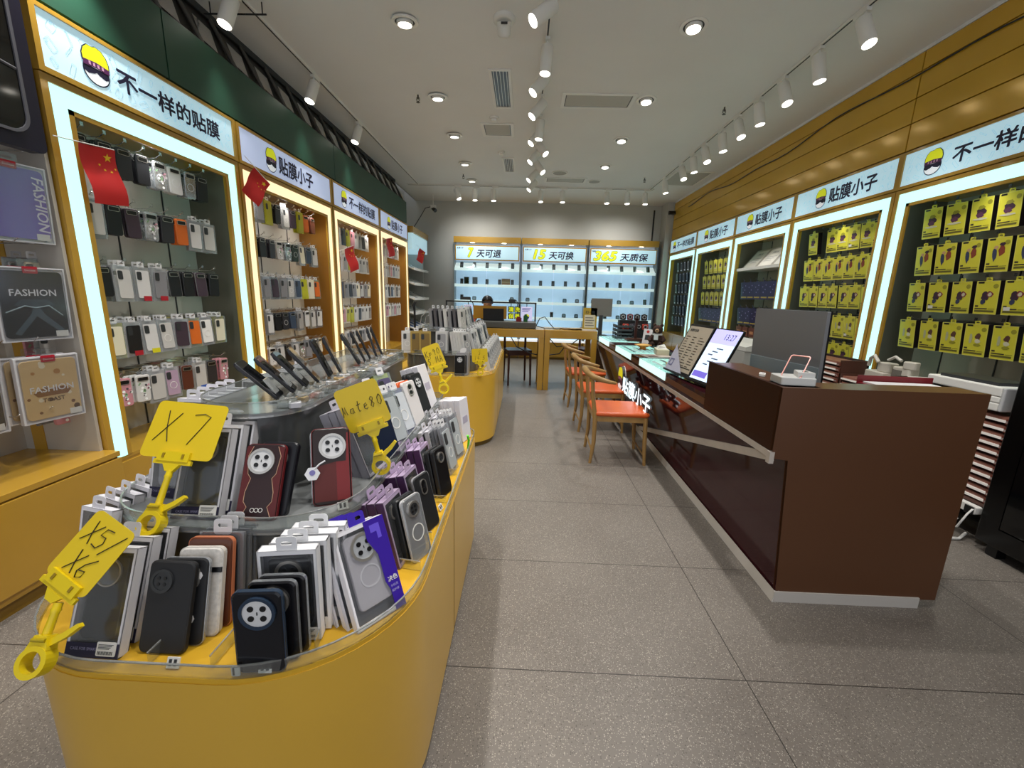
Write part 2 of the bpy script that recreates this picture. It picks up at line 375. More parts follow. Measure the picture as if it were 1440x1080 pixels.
# ------------------------------------------------------------ room shell
def floor_mat():
    m = bpy.data.materials.new('terrazzo_floor'); m.use_nodes = True; nt = m.node_tree; b = nt.nodes['Principled BSDF']; N = nt.nodes.new; L = nt.links.new
    tc = N('ShaderNodeTexCoord')
    n = N('ShaderNodeTexNoise'); n.inputs['Scale'].default_value = 1.3; n.inputs['Detail'].default_value = 6
    r = N('ShaderNodeValToRGB'); r.color_ramp.elements[0].position = .3; r.color_ramp.elements[1].position = .72
    r.color_ramp.elements[0].color = lin('#6c655e'); r.color_ramp.elements[1].color = lin('#7e776f')
    L(tc.outputs['Object'], n.inputs['Vector']); L(n.outputs[0], r.inputs[0])
    last = r.outputs[0]
    for sc_, lo, colr, amt in ((150, .34, '#b5ada0', .7), (130, .32, '#4a443f', .7), (230, .30, '#cfc8bc', .55)):
        v = N('ShaderNodeTexVoronoi'); v.inputs['Scale'].default_value = sc_; v.feature = 'F1'
        mp = N('ShaderNodeMapping'); mp.inputs['Location'].default_value = (sc_*.37, sc_*.11, 0); L(tc.outputs['Object'], mp.inputs[0]); L(mp.outputs[0], v.inputs['Vector'])
        # only some cells carry a chip
        sep = N('ShaderNodeSeparateColor'); L(v.outputs['Color'], sep.inputs[0])
        g = N('ShaderNodeMath'); g.operation = 'GREATER_THAN'; g.inputs[1].default_value = .72; L(sep.outputs[0], g.inputs[0])
        c = N('ShaderNodeMath'); c.operation = 'LESS_THAN'; c.inputs[1].default_value = lo; L(v.outputs['Distance'], c.inputs[0])
        a = N('ShaderNodeMath'); a.operation = 'MULTIPLY'; L(g.outputs[0], a.inputs[0]); L(c.outputs[0], a.inputs[1])
        a2 = N('ShaderNodeMath'); a2.operation = 'MULTIPLY'; a2.inputs[1].default_value = amt; L(a.outputs[0], a2.inputs[0])
        mx = N('ShaderNodeMix'); mx.data_type = 'RGBA'; L(a2.outputs[0], mx.inputs[0]); L(last, mx.inputs[6]); mx.inputs[7].default_value = lin(colr); last = mx.outputs[2]
    # joints: tile .72 deep, 1.4 wide
    br = N('ShaderNodeTexBrick'); br.offset = 0; br.inputs['Scale'].default_value = 1; br.inputs['Mortar Size'].default_value = .0022; br.inputs['Mortar Smooth'].default_value = 0
    br.inputs['Brick Width'].default_value = 1.40; br.inputs['Row Height'].default_value = .718; br.inputs['Color1'].default_value = (0, 0, 0, 1); br.inputs['Color2'].default_value = (0, 0, 0, 1); br.inputs['Mortar'].default_value = (1, 1, 1, 1)
    mp = N('ShaderNodeMapping'); mp.inputs['Location'].default_value = (-.95+1.4*4, -1.425+.718*6, 0); L(tc.outputs['Object'], mp.inputs[0]); L(mp.outputs[0], br.inputs['Vector'])
    mx = N('ShaderNodeMix'); mx.data_type = 'RGBA'; L(br.outputs['Color'], mx.inputs[0]); L(last, mx.inputs[6]); mx.inputs[7].default_value = lin('#37322e')
    L(mx.outputs[2], b.inputs['Base Color'])
    rr = N('ShaderNodeMapRange'); L(n.outputs[0], rr.inputs[0]); rr.inputs[3].default_value = .33; rr.inputs[4].default_value = .5; L(rr.outputs[0], b.inputs['Roughness'])
    return m
ZC = 3.6; YB = 10.32
def struct(name, mb, **k): return mb.obj(name, None, 'structure', **k)
struct('floor', MB().b2(-3.1, 4.2, -2.2, YB+.1, -.1, 0, floor_mat()))
struct('ceiling', MB().b2(-2.62, 3.75, -2.2, YB+.1, ZC, ZC+.1, CEIL))
struct('wall_left', MB().b2(-3.0, -2.88, -2.2, YB, 0, 4.1, WALLM))
struct('wall_back', MB().b2(-3.0, 3.9, YB, YB+.12, 0, 4.1, WALLM))
struct('wall_right', MB().b2(3.72, 3.84, -2.2, YB, 0, 4.1, mat('warm_wall_paint', '#a8a094', .7)))
struct('trim_1', MB().b2(-2.62, -2.60, -2.2, YB, ZC, 4.1, CEIL))
struct('trim_2', MB().b2(3.24, 3.30, -2.2, 9.86, 3.57, 3.599, CEIL))
# white column beside the far end of the right-hand units
struct('wall_column', MB().b2(3.1, 3.7, 9.9, YB, 0, ZC, WALLM))

# ------------------------------------------------------------ yellow planks above the right units
pl = thing('plank_cladding', 'glossy yellow metal plank cladding above the right-hand light boxes', 'cladding', (3.24, 0, 0))
zz = [2.80, 3.02, 3.215, 3.42, 3.569]
for i in range(4):
    MB().b2(0, .03, -.6, 4.02, zz[i]+.004, zz[i+1]-.004, YELP).b2(0, .03, 4.03, 9.86, zz[i]+.004, zz[i+1]-.004, YELP).obj('plank', pl, bevel=.003)
MB().b2(.02, .06, -.6, 9.86, 2.8, 3.569, P('#3a2a0c')).obj('backing', pl)
cb = MB(); pts = []
for i in range(40):
    y = 1.2+i*.2; pts.append((3.228, y, 3.39+.035*math.sin(y*1.7)+.02*math.sin(y*4.1)-.012*(y-4)))
cb.tube(pts, .006, BLKM, 6); tag(cb.obj('black_cable'), 'black cable drooping along the yellow planks high on the right', 'cable')

# ------------------------------------------------------------ green board and grille above the left units
g = thing('green_fascia', 'long dark green board above the left-hand light box signs', 'board', (-2.35, 0, 0))
for a, b in ((.3, 2.98), (2.99, 5.4), (5.41, 8.55)): MB().b2(-.03, 0, a, b, 2.81, 3.2, GRN).obj('board_panel', g)
g = thing('ceiling_grille', 'dark metal grille with upright posts between green board and ceiling', 'grille', (-2.38, 0, 0))
MB().b2(-.03, .0, .3, 8.55, 3.2, 3.225, DGR).b2(-.2, -.17, .3, 8.55, 3.55, 3.6, DGR).obj('rail', g)
k = MB(); k.add([(-.02, .3, 3.2), (-.02, 8.55, 3.2), (-.235, 8.55, 3.64), (-.235, .3, 3.64)], [(0, 1, 2, 3)], P('#23201c', .35)); k.obj('backing', g)
y = .5; k0 = None; h0 = None
while y < 8.5:
    if k0 is None:
        k0 = MB().tube([(0, 0, 3.21), (-.2, 0, 3.6)], .016, P('#55534e', .4), 6).obj('post', g)
        h0 = MB().add([(-.04, .05, 3.27), (-.03, .2, 3.25), (-.10, .24, 3.42), (-.12, .09, 3.45), (-.07, .15, 3.36)], [(0, 1, 4), (1, 2, 4), (2, 3, 4), (3, 0, 4)], CHROME).obj('foil_duct', g); c, h = k0, h0
    else: c = k0.copy(); h = h0.copy(); COL.objects.link(c); COL.objects.link(h)
    c.parent = g; c.location = (0, y, 0); h.parent = g; h.location = (0, y, 0); y += .36

# ------------------------------------------------------------ ceiling fittings
LIGHTS = []
def spot(name, loc, tgt, energy, ang=70, blend=.6, col=(1, .97, .93), size=.05, parent=None):
    l = bpy.data.lights.new(name, 'SPOT'); l.energy = energy; l.spot_size = rad(ang); l.spot_blend = blend; l.color = col; l.shadow_soft_size = size
    o = bpy.data.objects.new(name, l); COL.objects.link(o)
    d = (Vector(tgt)-Vector(loc)).normalized(); o.location = loc; o.rotation_euler = d.to_track_quat('-Z', 'Y').to_euler(); return o
def downlight_build(p):
    MB().ring(circ(.105, 28), circ(.078, 28), -.012, 0, WHT).obj('trim_ring', p)
    MB().ring(circ(.078, 28), circ(.066, 28), -.008, .0, DGR).obj('gap_ring', p)
    k = MB().tube([(0, 0, .0), (0, 0, -.022), (0, 0, -.03)], [.064, .064, .056], WHT, 24).obj('lamp_body', p)
    MB().prism(circ(.052, 24), -.0335, -.0305, LAMP).obj('lens', p)
DL = Kind('recessed_downlight', 'ceiling light', downlight_build)
for i, (x, y) in enumerate([(-1.02, 3.79), (1.25, 3.80), (-1.02, 5.07), (1.24, 5.06), (-1.02, 6.18), (1.24, 6.23), (-1.05, 7.41), (1.24, 7.40), (-1.06, 8.44), (-1.02, 2.5), (1.25, 2.5), (-1.02, 1.2), (1.25, 1.2)]):
    if i < 9:
        side = 'left' if x < 0 else 'right'; n = [ORD[j] for j in range(6)]
        DL.put(TM(x, y, ZC-.002, 0, -6 if x < 0 else 5), '%s nearest round recessed downlight in the %s-hand ceiling row' % (ORD[i//2] if i < 8 else 'fifth', side), 'ceiling light', 'recessed downlights')
    spot('downlight_beam', (x, y, ZC-.06), (x*1.05, y+.1, 0), 85 if y < 3 else 76, 95, .6)  # beams past the drawn fixtures are added, unseen, for the near area
# track lights
def track(name, label, p0, p1):
    d = Vector(p1)-Vector(p0); L = d.length; a = math.degrees(math.atan2(d.y, d.x))
    t = thing(name, label, 'light track', p0, a)
    MB().b2(0, L, -.017, .017, -.02, -.001, WHT).obj('rail', t); MB().b2(.02, L-.02, -.006, .006, -.0225, -.0195, BLK).obj('slot', t); return t
track('lighting_track', 'white ceiling light track running along the left side', (-2.17, 2.9, ZC), (-2.17, 8.78, ZC))
track('lighting_track', 'white ceiling light track running down the middle of the shop', (.12, 2.6, ZC), (.11, 8.8, ZC))
track('lighting_track', 'white ceiling light track running along the right side', (2.38, 2.4, ZC), (2.38, 8.8, ZC))
track('lighting_track', 'white ceiling light track crossing the far end of the shop', (-2.4, 8.82, ZC), (2.46, 8.82, ZC))
def lamp_build(tilt, dirn):
    def f(p):
        MB().b2(-.03, .10, -.018, .018, -.045, -.022, WHT).obj('adapter', p)
        MB().tube([(0, 0, -.045), (0, 0, -.10)], .009, WHT, 8).b2(-.012, .012, -.03, .03, -.115, -.095, WHT).obj('arm', p)
        M = Matrix.Translation((0, 0, -.11)) @ Matrix.Rotation(rad(dirn), 4, 'Z') @ Matrix.Rotation(rad(tilt), 4, 'X')
        MB().tube([(0, 0, .03), (0, 0, .025), (0, 0, -.17), (0, 0, -.175)], [.046, .05, .05, .046], WHT, 24, M).obj('lamp_head', p)
        MB().prism(circ(.043, 22), -.178, -.175, LAMP, M).obj('lens', p)
    return f
KL = {}
def tlamp(x, y, rz, tilt, dirn, label, group, e=0, tgt=None):
    k = (tilt, dirn)
    if k not in KL: KL[k] = Kind('track_spotlight', 'spotlight', lamp_build(tilt, dirn))
    KL[k].put(TM(x, y, ZC, rz), label, group)
    if e: spot('track_beam', (x, y, ZC-.32), tgt, e, 62, 1, size=.06)
for i, y in enumerate([3.42, 4.62, 5.75]):
    tlamp(-2.17, y, 90, 20, [60, 60, 60][i], '%s nearest white spotlight on the left ceiling track' % ORD[i], 'spotlights on the left track', 16, (-2.45, y+.3, 1.3))
mid = [(3.42, 50, 60), (3.95, 4, 0), (4.42, 40, 70), (4.95, 40, 70), (5.45, 5, 0), (5.75, 40, 60), (6.15, 40, 120), (6.5, 40, 60), (7.0, 40, 120), (7.5, 45, 70), (8.1, 40, 60)]
for i, (y, t, d) in enumerate(mid):
    sx = math.sin(rad(d))*math.sin(rad(t)) if t > 10 else 0
    tlamp(.12, y, 90, (-t if d < 100 else t), (-160 if d < 100 else -210), '%s nearest white spotlight on the middle ceiling track' % ORD[i], 'spotlights on the middle track', 34 if i % 2 == 0 else 0, (.1-1.3*(1 if d < 100 else -1.2), y+.3, .8))
for i, y in enumerate([3.55, 4.02, 4.5, 4.92, 5.35, 5.75, 6.25, 6.65, 7.1, 7.9]):
    tlamp(2.38, y, 90, -22 if i % 2 == 0 else -10, -70 if i % 2 == 0 else -30, '%s nearest white spotlight on the right ceiling track' % ORD[i], 'spotlights on the right track', 30 if i % 2 == 0 else 0, (3.3, y+.1, 1.5))
for i, x in enumerate([-1.42, -1.05, -.68, .25, .68, 1.55, 1.95, 2.3]):
    tlamp(x, 8.82, 0, -6 if i else -25, 20 if i else 60, '%s from left of the white spotlights on the far ceiling track' % ORD[i], 'spotlights on the far track', 34, (x, 10.3, 2.6))
# beams added out of view, without lamp heads, to brighten the near goods
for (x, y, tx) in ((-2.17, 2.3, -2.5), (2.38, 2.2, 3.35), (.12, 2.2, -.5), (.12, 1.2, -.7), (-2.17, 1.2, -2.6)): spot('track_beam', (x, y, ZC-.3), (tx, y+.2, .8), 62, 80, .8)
# the dark rod and box near the top-left of the ceiling
t = thing('ceiling_rod', 'thin black rod hung below the ceiling beside the left track', 'rod')
MB().tube([(-2.5, 3.60, 3.52), (-2.02, 3.60, 3.52)], .006, BLKM, 6).obj('rod', t); MB().tube([(-2.05, 3.6, 3.52), (-2.05, 3.6, 3.6)], .005, BLKM, 6).tube([(-2.45, 3.6, 3.52), (-2.45, 3.6, 3.6)], .005, BLKM, 6).obj('hanger', t)
def vent(x0, x1, y0, y1, label):
    t = thing('air_vent', label, 'vent', ((x0+x1)/2, (y0+y1)/2, ZC)); w = x1-x0; h = y1-y0
    MB().ring([(-w/2, -h/2), (w/2, -h/2), (w/2, h/2), (-w/2, h/2)], [(-w/2+.03, -h/2+.03), (w/2-.03, -h/2+.03), (w/2-.03, h/2-.03), (-w/2+.03, h/2-.03)], -.012, 0, WHT).obj('frame', t)
    MB().b2(-w/2+.03, w/2-.03, -h/2+.03, h/2-.03, -.003, -.001, BLK).obj('duct', t)
    s0 = None
    for i in range(5):
        s = MB().b2(-.003, .003, -h/2+.03, h/2-.03, -.011, -.003, WHT).obj('louvre', t) if s0 is None else s0.copy()
        if s0 is None: s0 = s
        else: COL.objects.link(s)
        s.location = (-w/2+.03+(w-.06)*(i+.5)/5, 0, 0)
vent(-.42, -.2, 4.48, 5.32, 'long slotted air vent in the ceiling, nearer of two'); vent(-.43, -.23, 7.1, 7.85, 'slotted air vent in the ceiling, farther of two')
def hatch(x0, x1, y0, y1, label):
    t = thing('access_panel', label, 'ceiling panel', ((x0+x1)/2, (y0+y1)/2, ZC)); w = x1-x0; h = y1-y0
    q = lambda e: [(-w/2+e, -h/2+e), (w/2-e, -h/2+e), (w/2-e, h/2-e), (-w/2+e, h/2-e)]
    MB().ring(q(0), q(.04), -.01, 0, WHT).obj('frame', t); MB().prism(q(.05), -.006, -.001, P('#b9b6ad', .7)).obj('panel', t)
    MB().ring(q(.04), q(.05), -.003, -.001, DGR).obj('gap', t)
hatch(.33, 1.12, 4.93, 5.29, 'large framed ceiling panel right of the middle track'); hatch(-.63, -.21, 5.76, 6.2, 'small square access panel in the ceiling beyond the near vent')
hatch(.3, 1.06, 8.13, 8.47, 'framed ceiling panel near the far track'); hatch(2.45, 3.1, 7.6, 8.5, 'grey ceiling panel beside the yellow planks')
def disc(x, y, r, label, name='ceiling_speaker', cat='speaker'):
    t = thing(name, label, cat, (x, y, ZC)); MB().ring(circ(r, 26), circ(r*.85, 26), -.012, 0, WHT).obj('rim', t); MB().prism(circ(r*.85, 26), -.009, 0, P('#a9a69e', .7)).obj('grille', t)
disc(.54, 7.85, .14, 'round ceiling speaker left of the far ceiling panel'); disc(1.22, 8.35, .12, 'round ceiling speaker right of the far ceiling panel')
t = thing('smoke_detector', 'white beam smoke detector on the ceiling above the near vent', 'detector', (-.23, 3.74, ZC))
MB().tube([(0, 0, 0), (0, 0, -.025), (0, 0, -.03)], [.085, .085, .06], WHT, 24).obj('base', t); MB().tube([(0, 0, -.03), (0, .03, -.10), (0, .035, -.12)], [.055, .05, .03], WHT, 20).obj('sensor_head', t)
MB().b2(-.02, .03, -.062, -.055, -.075, -.06, DGR).obj('led', t)
def det2(x, y, label):
    t = thing('smoke_alarm', label, 'detector', (x, y, ZC)); MB().prism(circ(.055, 18), -.02, 0, WHT).obj('base', t); MB().b2(-.03, .03, -.03, .03, -.045, -.02, WHT).obj('body', t)
det2(-.44, 5.6, 'small white sensor on the ceiling before the square access panel'); det2(-.42, 6.85, 'small white sensor on the ceiling before the farther vent')
def sprk(x, y, label):
    t = thing('sprinkler_head', label, 'sprinkler', (x, y, ZC)); MB().prism(circ(.03, 14), -.006, 0, WHT).obj('escutcheon', t); t.location.z = ZC+.002
    MB().tube([(0, 0, 0), (0, 0, -.05)], .009, P('#4a463f', .4), 8).tube([(.012, 0, -.03), (.018, 0, -.055), (0, 0, -.075)], .004, P('#4a463f', .4), 5).tube([(-.012, 0, -.03), (-.018, 0, -.055), (0, 0, -.075)], .004, P('#4a463f', .4), 5).prism(circ(.02, 12), -.08, -.076, P('#4a463f', .4)).obj('head', t)
sprk(-1.23, 5.04, 'sprinkler head left of the second left downlight'); sprk(-1.17, 8.07, 'sprinkler head near the far end of the left downlights')
sprk(2.14, 5.2, 'sprinkler head beside the right light track'); sprk(2.06, 8.04, 'sprinkler head near the far right corner')
# far cameras
t = thing('security_camera', 'black dome camera hanging on a rod in the far left corner', 'camera', (-2.05, 9.6, ZC))
MB().tube([(0, 0, 0), (0, 0, -.24)], .009, WHT, 8).obj('rod', t); MB().b2(-.05, .06, -.05, .05, -.3, -.24, WHT).obj('mount', t); MB().tube([(.0, 0, -.3), (.06, -.05, -.36)], [.045, .04], BLK, 14).obj('camera_body', t)
tag(MB().tube([(-2.1, 9.6, 3.33), (-2.22, 9.6, 3.30), (-2.34, 9.62, 3.12), (-2.5, 9.65, 2.9), (-2.6, 9.7, 2.8)], .008, BLKM, 6).obj('camera_cable'), 'black cable drooping from the left corner camera to the white rack', 'cable')
t = thing('security_camera', 'small black camera on the white column above the right signs', 'camera', (3.18, 9.86, 3.36))
MB().tube([(0, .03, 0), (0, -.03, 0)], .035, WHT, 12).obj('mount', t); MB().tube([(-.08, -.06, 0), (.06, -.06, 0)], .04, BLK, 12).obj('camera_body', t)
tag(MB().tube([(2.93, 10.3, 3.5), (2.93, 10.3, 2.75)], .018, BLK, 8).obj('conduit'), 'dark upright conduit on the back wall above the display cabinet', 'conduit')

# ------------------------------------------------------------ wall display units
SIDEG = mat('grey_side_metal', '#7d786c', .3, metal=.5)
def bay(name, label, side, y0, y1, zb, glow, xp, depth=.42, top=2.46, inner=YEL, back=BACKP, hooks=None, doors=2, base=True):
    W = y1-y0
    M = TM(xp, y0, 0, 90) if side < 0 else TM(xp, y1, 0, -90)
    t = thing(name, label, 'display unit', group=('lit display units along the left wall' if side < 0 else 'lit display units along the right wall'), M=M)
    if base: MB().b2(.004, W-.004, .004, depth, .06, zb-.02, YEL).b2(.004, W-.004, .03, depth, 0, .06, P('#6d5212')).b2(0, W, 0, depth, zb-.02, zb, YEL).obj('base_cabinet', t)
    else: MB().b2(0, W, .03, depth, zb-.02, zb, BACKP).b2(0, W, depth-.02, depth, 0, zb-.02, P('#6b655c')).obj('base_panel', t)
    doors = doors if base else 0; dw = W/max(doors, 1)
    for i in range(doors): MB().b2(dw*i+.01, dw*(i+1)-.006, -.006, .004, .08, zb-.035, YEL).obj('door', t, bevel=.002)
    for a, b in ((0, .03), (W-.03, W)):
        k = MB()
        if inner is ORG: k.b2(a, b, .012, depth, zb, top, ORG)
        else: k.b2(a, b, .012, .10, zb, top, inner).b2(a+.002, b-.002, .10, depth, zb, top, SIDEG)
        k.obj('side_panel', t)
    MB().b2(0, W, .012, depth, top, top+.03, inner).b2(.03, W-.03, .03, depth, top-.06, top, inner).obj('top_panel', t)
    MB().b2(.03, W-.03, depth-.02, depth, zb, top, back).obj('back_panel', t)
    f = MB()
    for a, b in ((.0, .035), (W-.035, W)): f.b2(a, b, -.012, .012, zb, top+.02, YEL)
    for a, b in ((.115, .145), (W-.145, W-.115)): f.b2(a, b, -.004, .012, zb, top-.10, YEL)
    f.b2(.035, W-.035, -.012, .012, top-.012, top+.02, YEL).b2(.115, W-.115, -.004, .012, top-.125, top-.10, YEL); f.obj('frame', t)
    f = MB()
    for a, b in ((.036, .114), (W-.114, W-.036)): f.b2(a, b, -.006, .010, zb, top-.013, glow)
    f.b2(.114, W-.114, -.006, .010, top-.099, top-.013, glow); f.obj('light_strip', t)
    # perforated uprights and bars behind the goods
    u = MB()
    for i in range(3):
        x = .3+(W-.6)*i/2; u.b2(x-.004, x+.004, depth-.026, depth-.02, zb, top-.07, DGR)
    u.obj('slot_rail', t)
    if hooks:
        hm = None; bm_ = None
        for z, n, x0, x1 in hooks:
            b = MB().b2(.04, W-.04, depth-.035, depth-.022, -.012, .012, DGR if side > 0 else CHROME).obj('hook_bar', t) if bm_ is None else bm_.copy()
            if bm_ is None: bm_ = b
            else: COL.objects.link(b)
            b.location = (0, 0, z-.02)
            for i in range(n):
                if hm is None:
                    hm = MB().tube([(0, depth-.02, 0), (0, .12, 0), (0, .09, .02)], .0028, CHROME, 6).b2(-.009, .009, .083, .086, .012, .034, BLK if side > 0 else PVC).obj('hook', t); h = hm
                else: h = hm.copy(); COL.objects.link(h)
                h.location = (x0+(x1-x0)*(i+.5)/n, 0, z)
    return t
def doodles(mb, W, h, seed, m, x0=.03):
    r = random.Random(seed); nx = int(W/.085); k = 0
    for i in range(nx):
        for j in range(3):
            x = .05+(W-.1)*(i+.5)/nx+r.uniform(-.01, .01); z = (j-1)*h*.31+r.uniform(-.008, .008); a = r.choice([-35, -20, 25, 40, 60, -60])
            w_, h_ = r.choice([(.024, .062), (.04, .046), (.009, .06), (.02, .04), (.034, .06)])
            M = FR @ Matrix.Translation((x, z, -.0006-.00003*k)) @ Matrix.Rotation(rad(a), 4, 'Z'); k += 1
            mb.ring(rrect(w_, h_, w_*.2, 2), rrect(w_-.0026, h_-.0026, w_*.16, 2), -.0006, 0, m, M)
            if w_ > .03: mb.ring(rrect(.010, .010, .003, 2, -w_*.2, h_*.28), rrect(.007, .007, .002, 2, -w_*.2, h_*.28), -.0006, 0, m, M)
def sign(label, side, y0, y1, xp, panel, text, ex, eh, tx, tw, th, dood=True, seed=1):
    W = y1-y0; M = TM(xp, y0, 2.635, 90) if side < 0 else TM(xp, y1, 2.635, -90)
    t = thing('light_box_sign', label, 'sign', group='light box signs on the left' if side < 0 else 'light box signs on the right', M=M)
    h = .30
    MB().ring([(0, -h/2), (W, -h/2), (W, h/2), (0, h/2)], [(.028, -h/2+.025), (W-.028, -h/2+.025), (W-.028, h/2-.02), (.028, h/2-.02)], -.02, .06, YEL, FR).b2(0, W, .05, .08, -h/2, h/2, YEL).obj('frame', t)
    MB().b2(.028, W-.028, -.008, .03, -h/2+.025, h/2-.02, panel).obj('light_panel', t)
    if dood: mb = MB(); doodles(mb, W, h-.06, seed, DOOD); o = mb.obj('doodle_pattern', t); o.location = (0, -.009, 0)
    mb = MB(); emblem(mb, ex, 0, eh, FR, -.010); mb.obj('emblem', t)
    mb = MB(); mb.text(text, tx, -th/2, th, NAVY, FR, bold=.03, d=-.012, w=tw); mb.obj('lettering', t)
LP = [(2.17, 3.57), (3.59, 5.25), (5.27, 6.92), (6.94, 8.55)]
hk = lambda W, n, zs: [(z, n, .2, W-.2) for z in zs]
ROWZ = [2.32, 1.98, 1.62, 1.28, .95]
bnames = ['nearest', 'second', 'third', 'farthest']
LB = []
for i, (a, b) in enumerate(LP):
    W = b-a
    LB.append(bay('display_unit', '%s yellow lit wall unit of hanging phone cases on the left' % bnames[i], -1, a, b, .5, GLOW if i == 0 else GLOWW, -2.35, inner=YEL if i == 0 else ORG,
        hooks=hk(W, [8, 9, 9, 8][i], ROWZ if i < 3 else ROWZ[:4]), back=BACKP if i == 0 else mat('pale_pegboard', '#d2cfc6', .4, metal=.1)))
sign('long pale blue sign with capped badge above the nearest left unit', -1, 2.17, 3.57, -2.35, PANEL, '不一样的贴膜', .30, .185, .42, .80, .115, seed=4)
sign('plain lilac sign with four characters above the second left unit', -1, 3.59, 5.25, -2.35, PANELW, '贴膜小子', .46, .20, .58, .64, .15, dood=False)
sign('plain lilac sign with six characters above the third left unit', -1, 5.27, 6.92, -2.35, PANELW, '不一样的贴膜', .34, .2, .5, .95, .14, dood=False)
sign('plain lilac sign with four characters above the farthest left unit', -1, 6.94, 8.55, -2.35, PANELW, '贴膜小子', .46, .2, .6, .66, .15, dood=False)
RP = [(2.55, 4.02), (4.02, 5.46), (5.46, 6.90), (6.90, 8.38), (8.38, 9.86)]
RB = []
rows_r = [[2.31, 2.01, 1.71, 1.40], [2.31, 2.01, 1.71, 1.40, 1.11], [1.80, 1.42, 1.14], [2.22, 1.95, 1.66, 1.38], [2.30, 2.07, 1.84, 1.61, 1.38, 1.15]]
RBACK = mat('brown_grey_pegboard', '#a79d8e', .4, metal=.3)
for i, (a, b) in enumerate(RP):
    RB.append(bay('display_unit', '%s yellow lit wall unit of hanging boxes on the right' % ['nearest', 'second nearest', 'third nearest', 'fourth nearest', 'farthest'][i], 1, a+.004, b-.004, .78 if i > 1 else .62, GLOW, 3.24, depth=.44, base=i > 1,
        hooks=[(z, [6, 7, 6, 6, 6][i], .2, b-a-.2) for z in rows_r[i]], back=RBACK))
tx = '贴膜小子'
sign('long pale blue sign with six characters above the nearest right unit', 1, 2.55, 4.02, 3.24, PANEL, '不一样的贴膜', .30, .19, .46, .86, .12, seed=11)
sign('pale blue sign with four characters above the second nearest right unit', 1, 4.02, 5.46, 3.24, PANEL, tx, .45, .2, .58, .62, .145, seed=12)
sign('pale blue sign with four characters above the third nearest right unit', 1, 5.46, 6.90, 3.24, PANEL, tx, .42, .2, .56, .62, .145, seed=13)
sign('pale blue sign with four characters above the fourth nearest right unit', 1, 6.90, 8.38, 3.24, PANEL, tx, .42, .2, .56, .66, .145, seed=14)
sign('pale blue sign with six characters above the farthest right unit', 1, 8.38, 9.86, 3.24, PANEL, '不一样的贴膜', .28, .2, .44, .9, .13, seed=15)
# small lamps in the tops of the left units
def cab_lamp(p): MB().ring(circ(.03, 16), circ(.022, 16), -.006, 0, SIL).obj('trim_ring', p); MB().prism(circ(.022, 16), -.004, -.001, LAMP).obj('lens', p)
CL = Kind('cabinet_downlight', 'cabinet light', cab_lamp)
for bi in (1, 2, 3):
    a, b = LP[bi]
    for j in range(3):
        y = a+(b-a)*(j+.5)/3
        CL.put(TM(-2.48, y, 2.40), '%s small spotlight under the top of the %s left unit' % (ORD[j], bnames[bi]), 'cabinet lights in the left units')
        spot('cabinet_beam', (-2.46, y, 2.38), (-2.62, y, 1.1), 14, 130, 1, size=.1)
spot('cabinet_beam', (-2.44, 2.85, 2.38), (-2.62, 2.85, 1.0), 16, 140, 1, size=.1)  # added beam, no lamp in the nearest unit; brightens its goods
for i in range(5):
    a, b = RP[i]; spot('cabinet_beam', (3.27, (a+b)/2, 2.38), (3.5, (a+b)/2, .9), 9, 150, 1, size=.15)  # added beams without lamps, brightening the inside of the right units
# ------------------------------------------------------------ goods hanging in the left units
PC = lambda h, r=.35: P(h, r)
pk = {}
def K1(key):
    if key in pk: return pk[key]
    w, h = .115, .215
    if key[0] == 'case': _, colr, film = key; k = Kind('hanging_phone_case', 'phone case', bare_case(.085, .175, .014, PC(colr), ('bar', .042), 0, .86, tagk=None, magm=WHG if film == 'mag' else None, rim=PC('#8a8a8a') if film == 'rim' else None, deco=floral if film == 'floral' else None, hook=True))
    elif key[0] == 'pack': _, colr, card, extra = key; k = Kind('hanging_case_pack', 'phone case pack', simple_pack(w, h, .012, PC(card, .4), PC(colr), magm=WHT if extra == 'mag' else None, film=FILM if extra != 'solid' else None, spot=PC('#b01c2c') if extra == 'red' else PC('#d8d020') if extra == 'yel' else PC('#2a5ab8') if extra == 'blue' else None))
    elif key[0] == 'clear': k = Kind('hanging_clear_case', 'phone case', bare_case(.085, .175, .014, CASEC, ('bar', .045), 0, .85, magm=WHG, rim=FILM, deco=floral if key[1] == 'floral' else None, hook=True))
    elif key[0] == 'solo': _, colr, card, extra = key; k = Solo('hanging_case_pack', 'phone case pack', solo_pack(w, h, .012, PC(card, .4), PC(colr), magm=WHT if extra == 'mag' else None, spot=PC('#b01c2c') if extra == 'red' else None))
    pk[key] = k; return k
CN = {'#16161a': 'black', '#2c2c31': 'charcoal', '#8b8a8e': 'grey', '#c9c6c2': 'pale grey', '#d8d6d4': 'white', '#d96a20': 'orange', '#b8b61e': 'lime', '#5a2c20': 'brown', '#40303c': 'plum', '#b59ab0': 'lilac', '#c98a94': 'pink', '#39465a': 'slate blue', '#e8dfc6': 'cream', '#a8a4a0': 'silver', '#2f3c34': 'dark green', '#eceae6': 'bright white'}
def desc(key):
    if key[0] == 'clear': return 'clear %sphone case' % ('flowered ' if key[1] == 'floral' else '')
    c = CN.get(key[1], 'grey')
    if key[0] == 'case': return '%s %sphone case' % (c, {'mag': 'ring-marked ', 'rim': 'metal-rimmed ', 'floral': 'patterned '}.get(key[2], ''))
    return '%s phone case pack' % c
B = '#16161a'; C_ = '#2c2c31'; G = '#8b8a8e'; PG = '#c9c6c2'; W_ = '#d8d6d4'; O = '#d96a20'; LM = '#b8b61e'; BR = '#5a2c20'; PL = '#40303c'; LI = '#b59ab0'; PK = '#c98a94'; SB = '#39465a'; CR = '#e8dfc6'; SI = '#a8a4a0'; DG_ = '#2f3c34'; BW = '#eceae6'
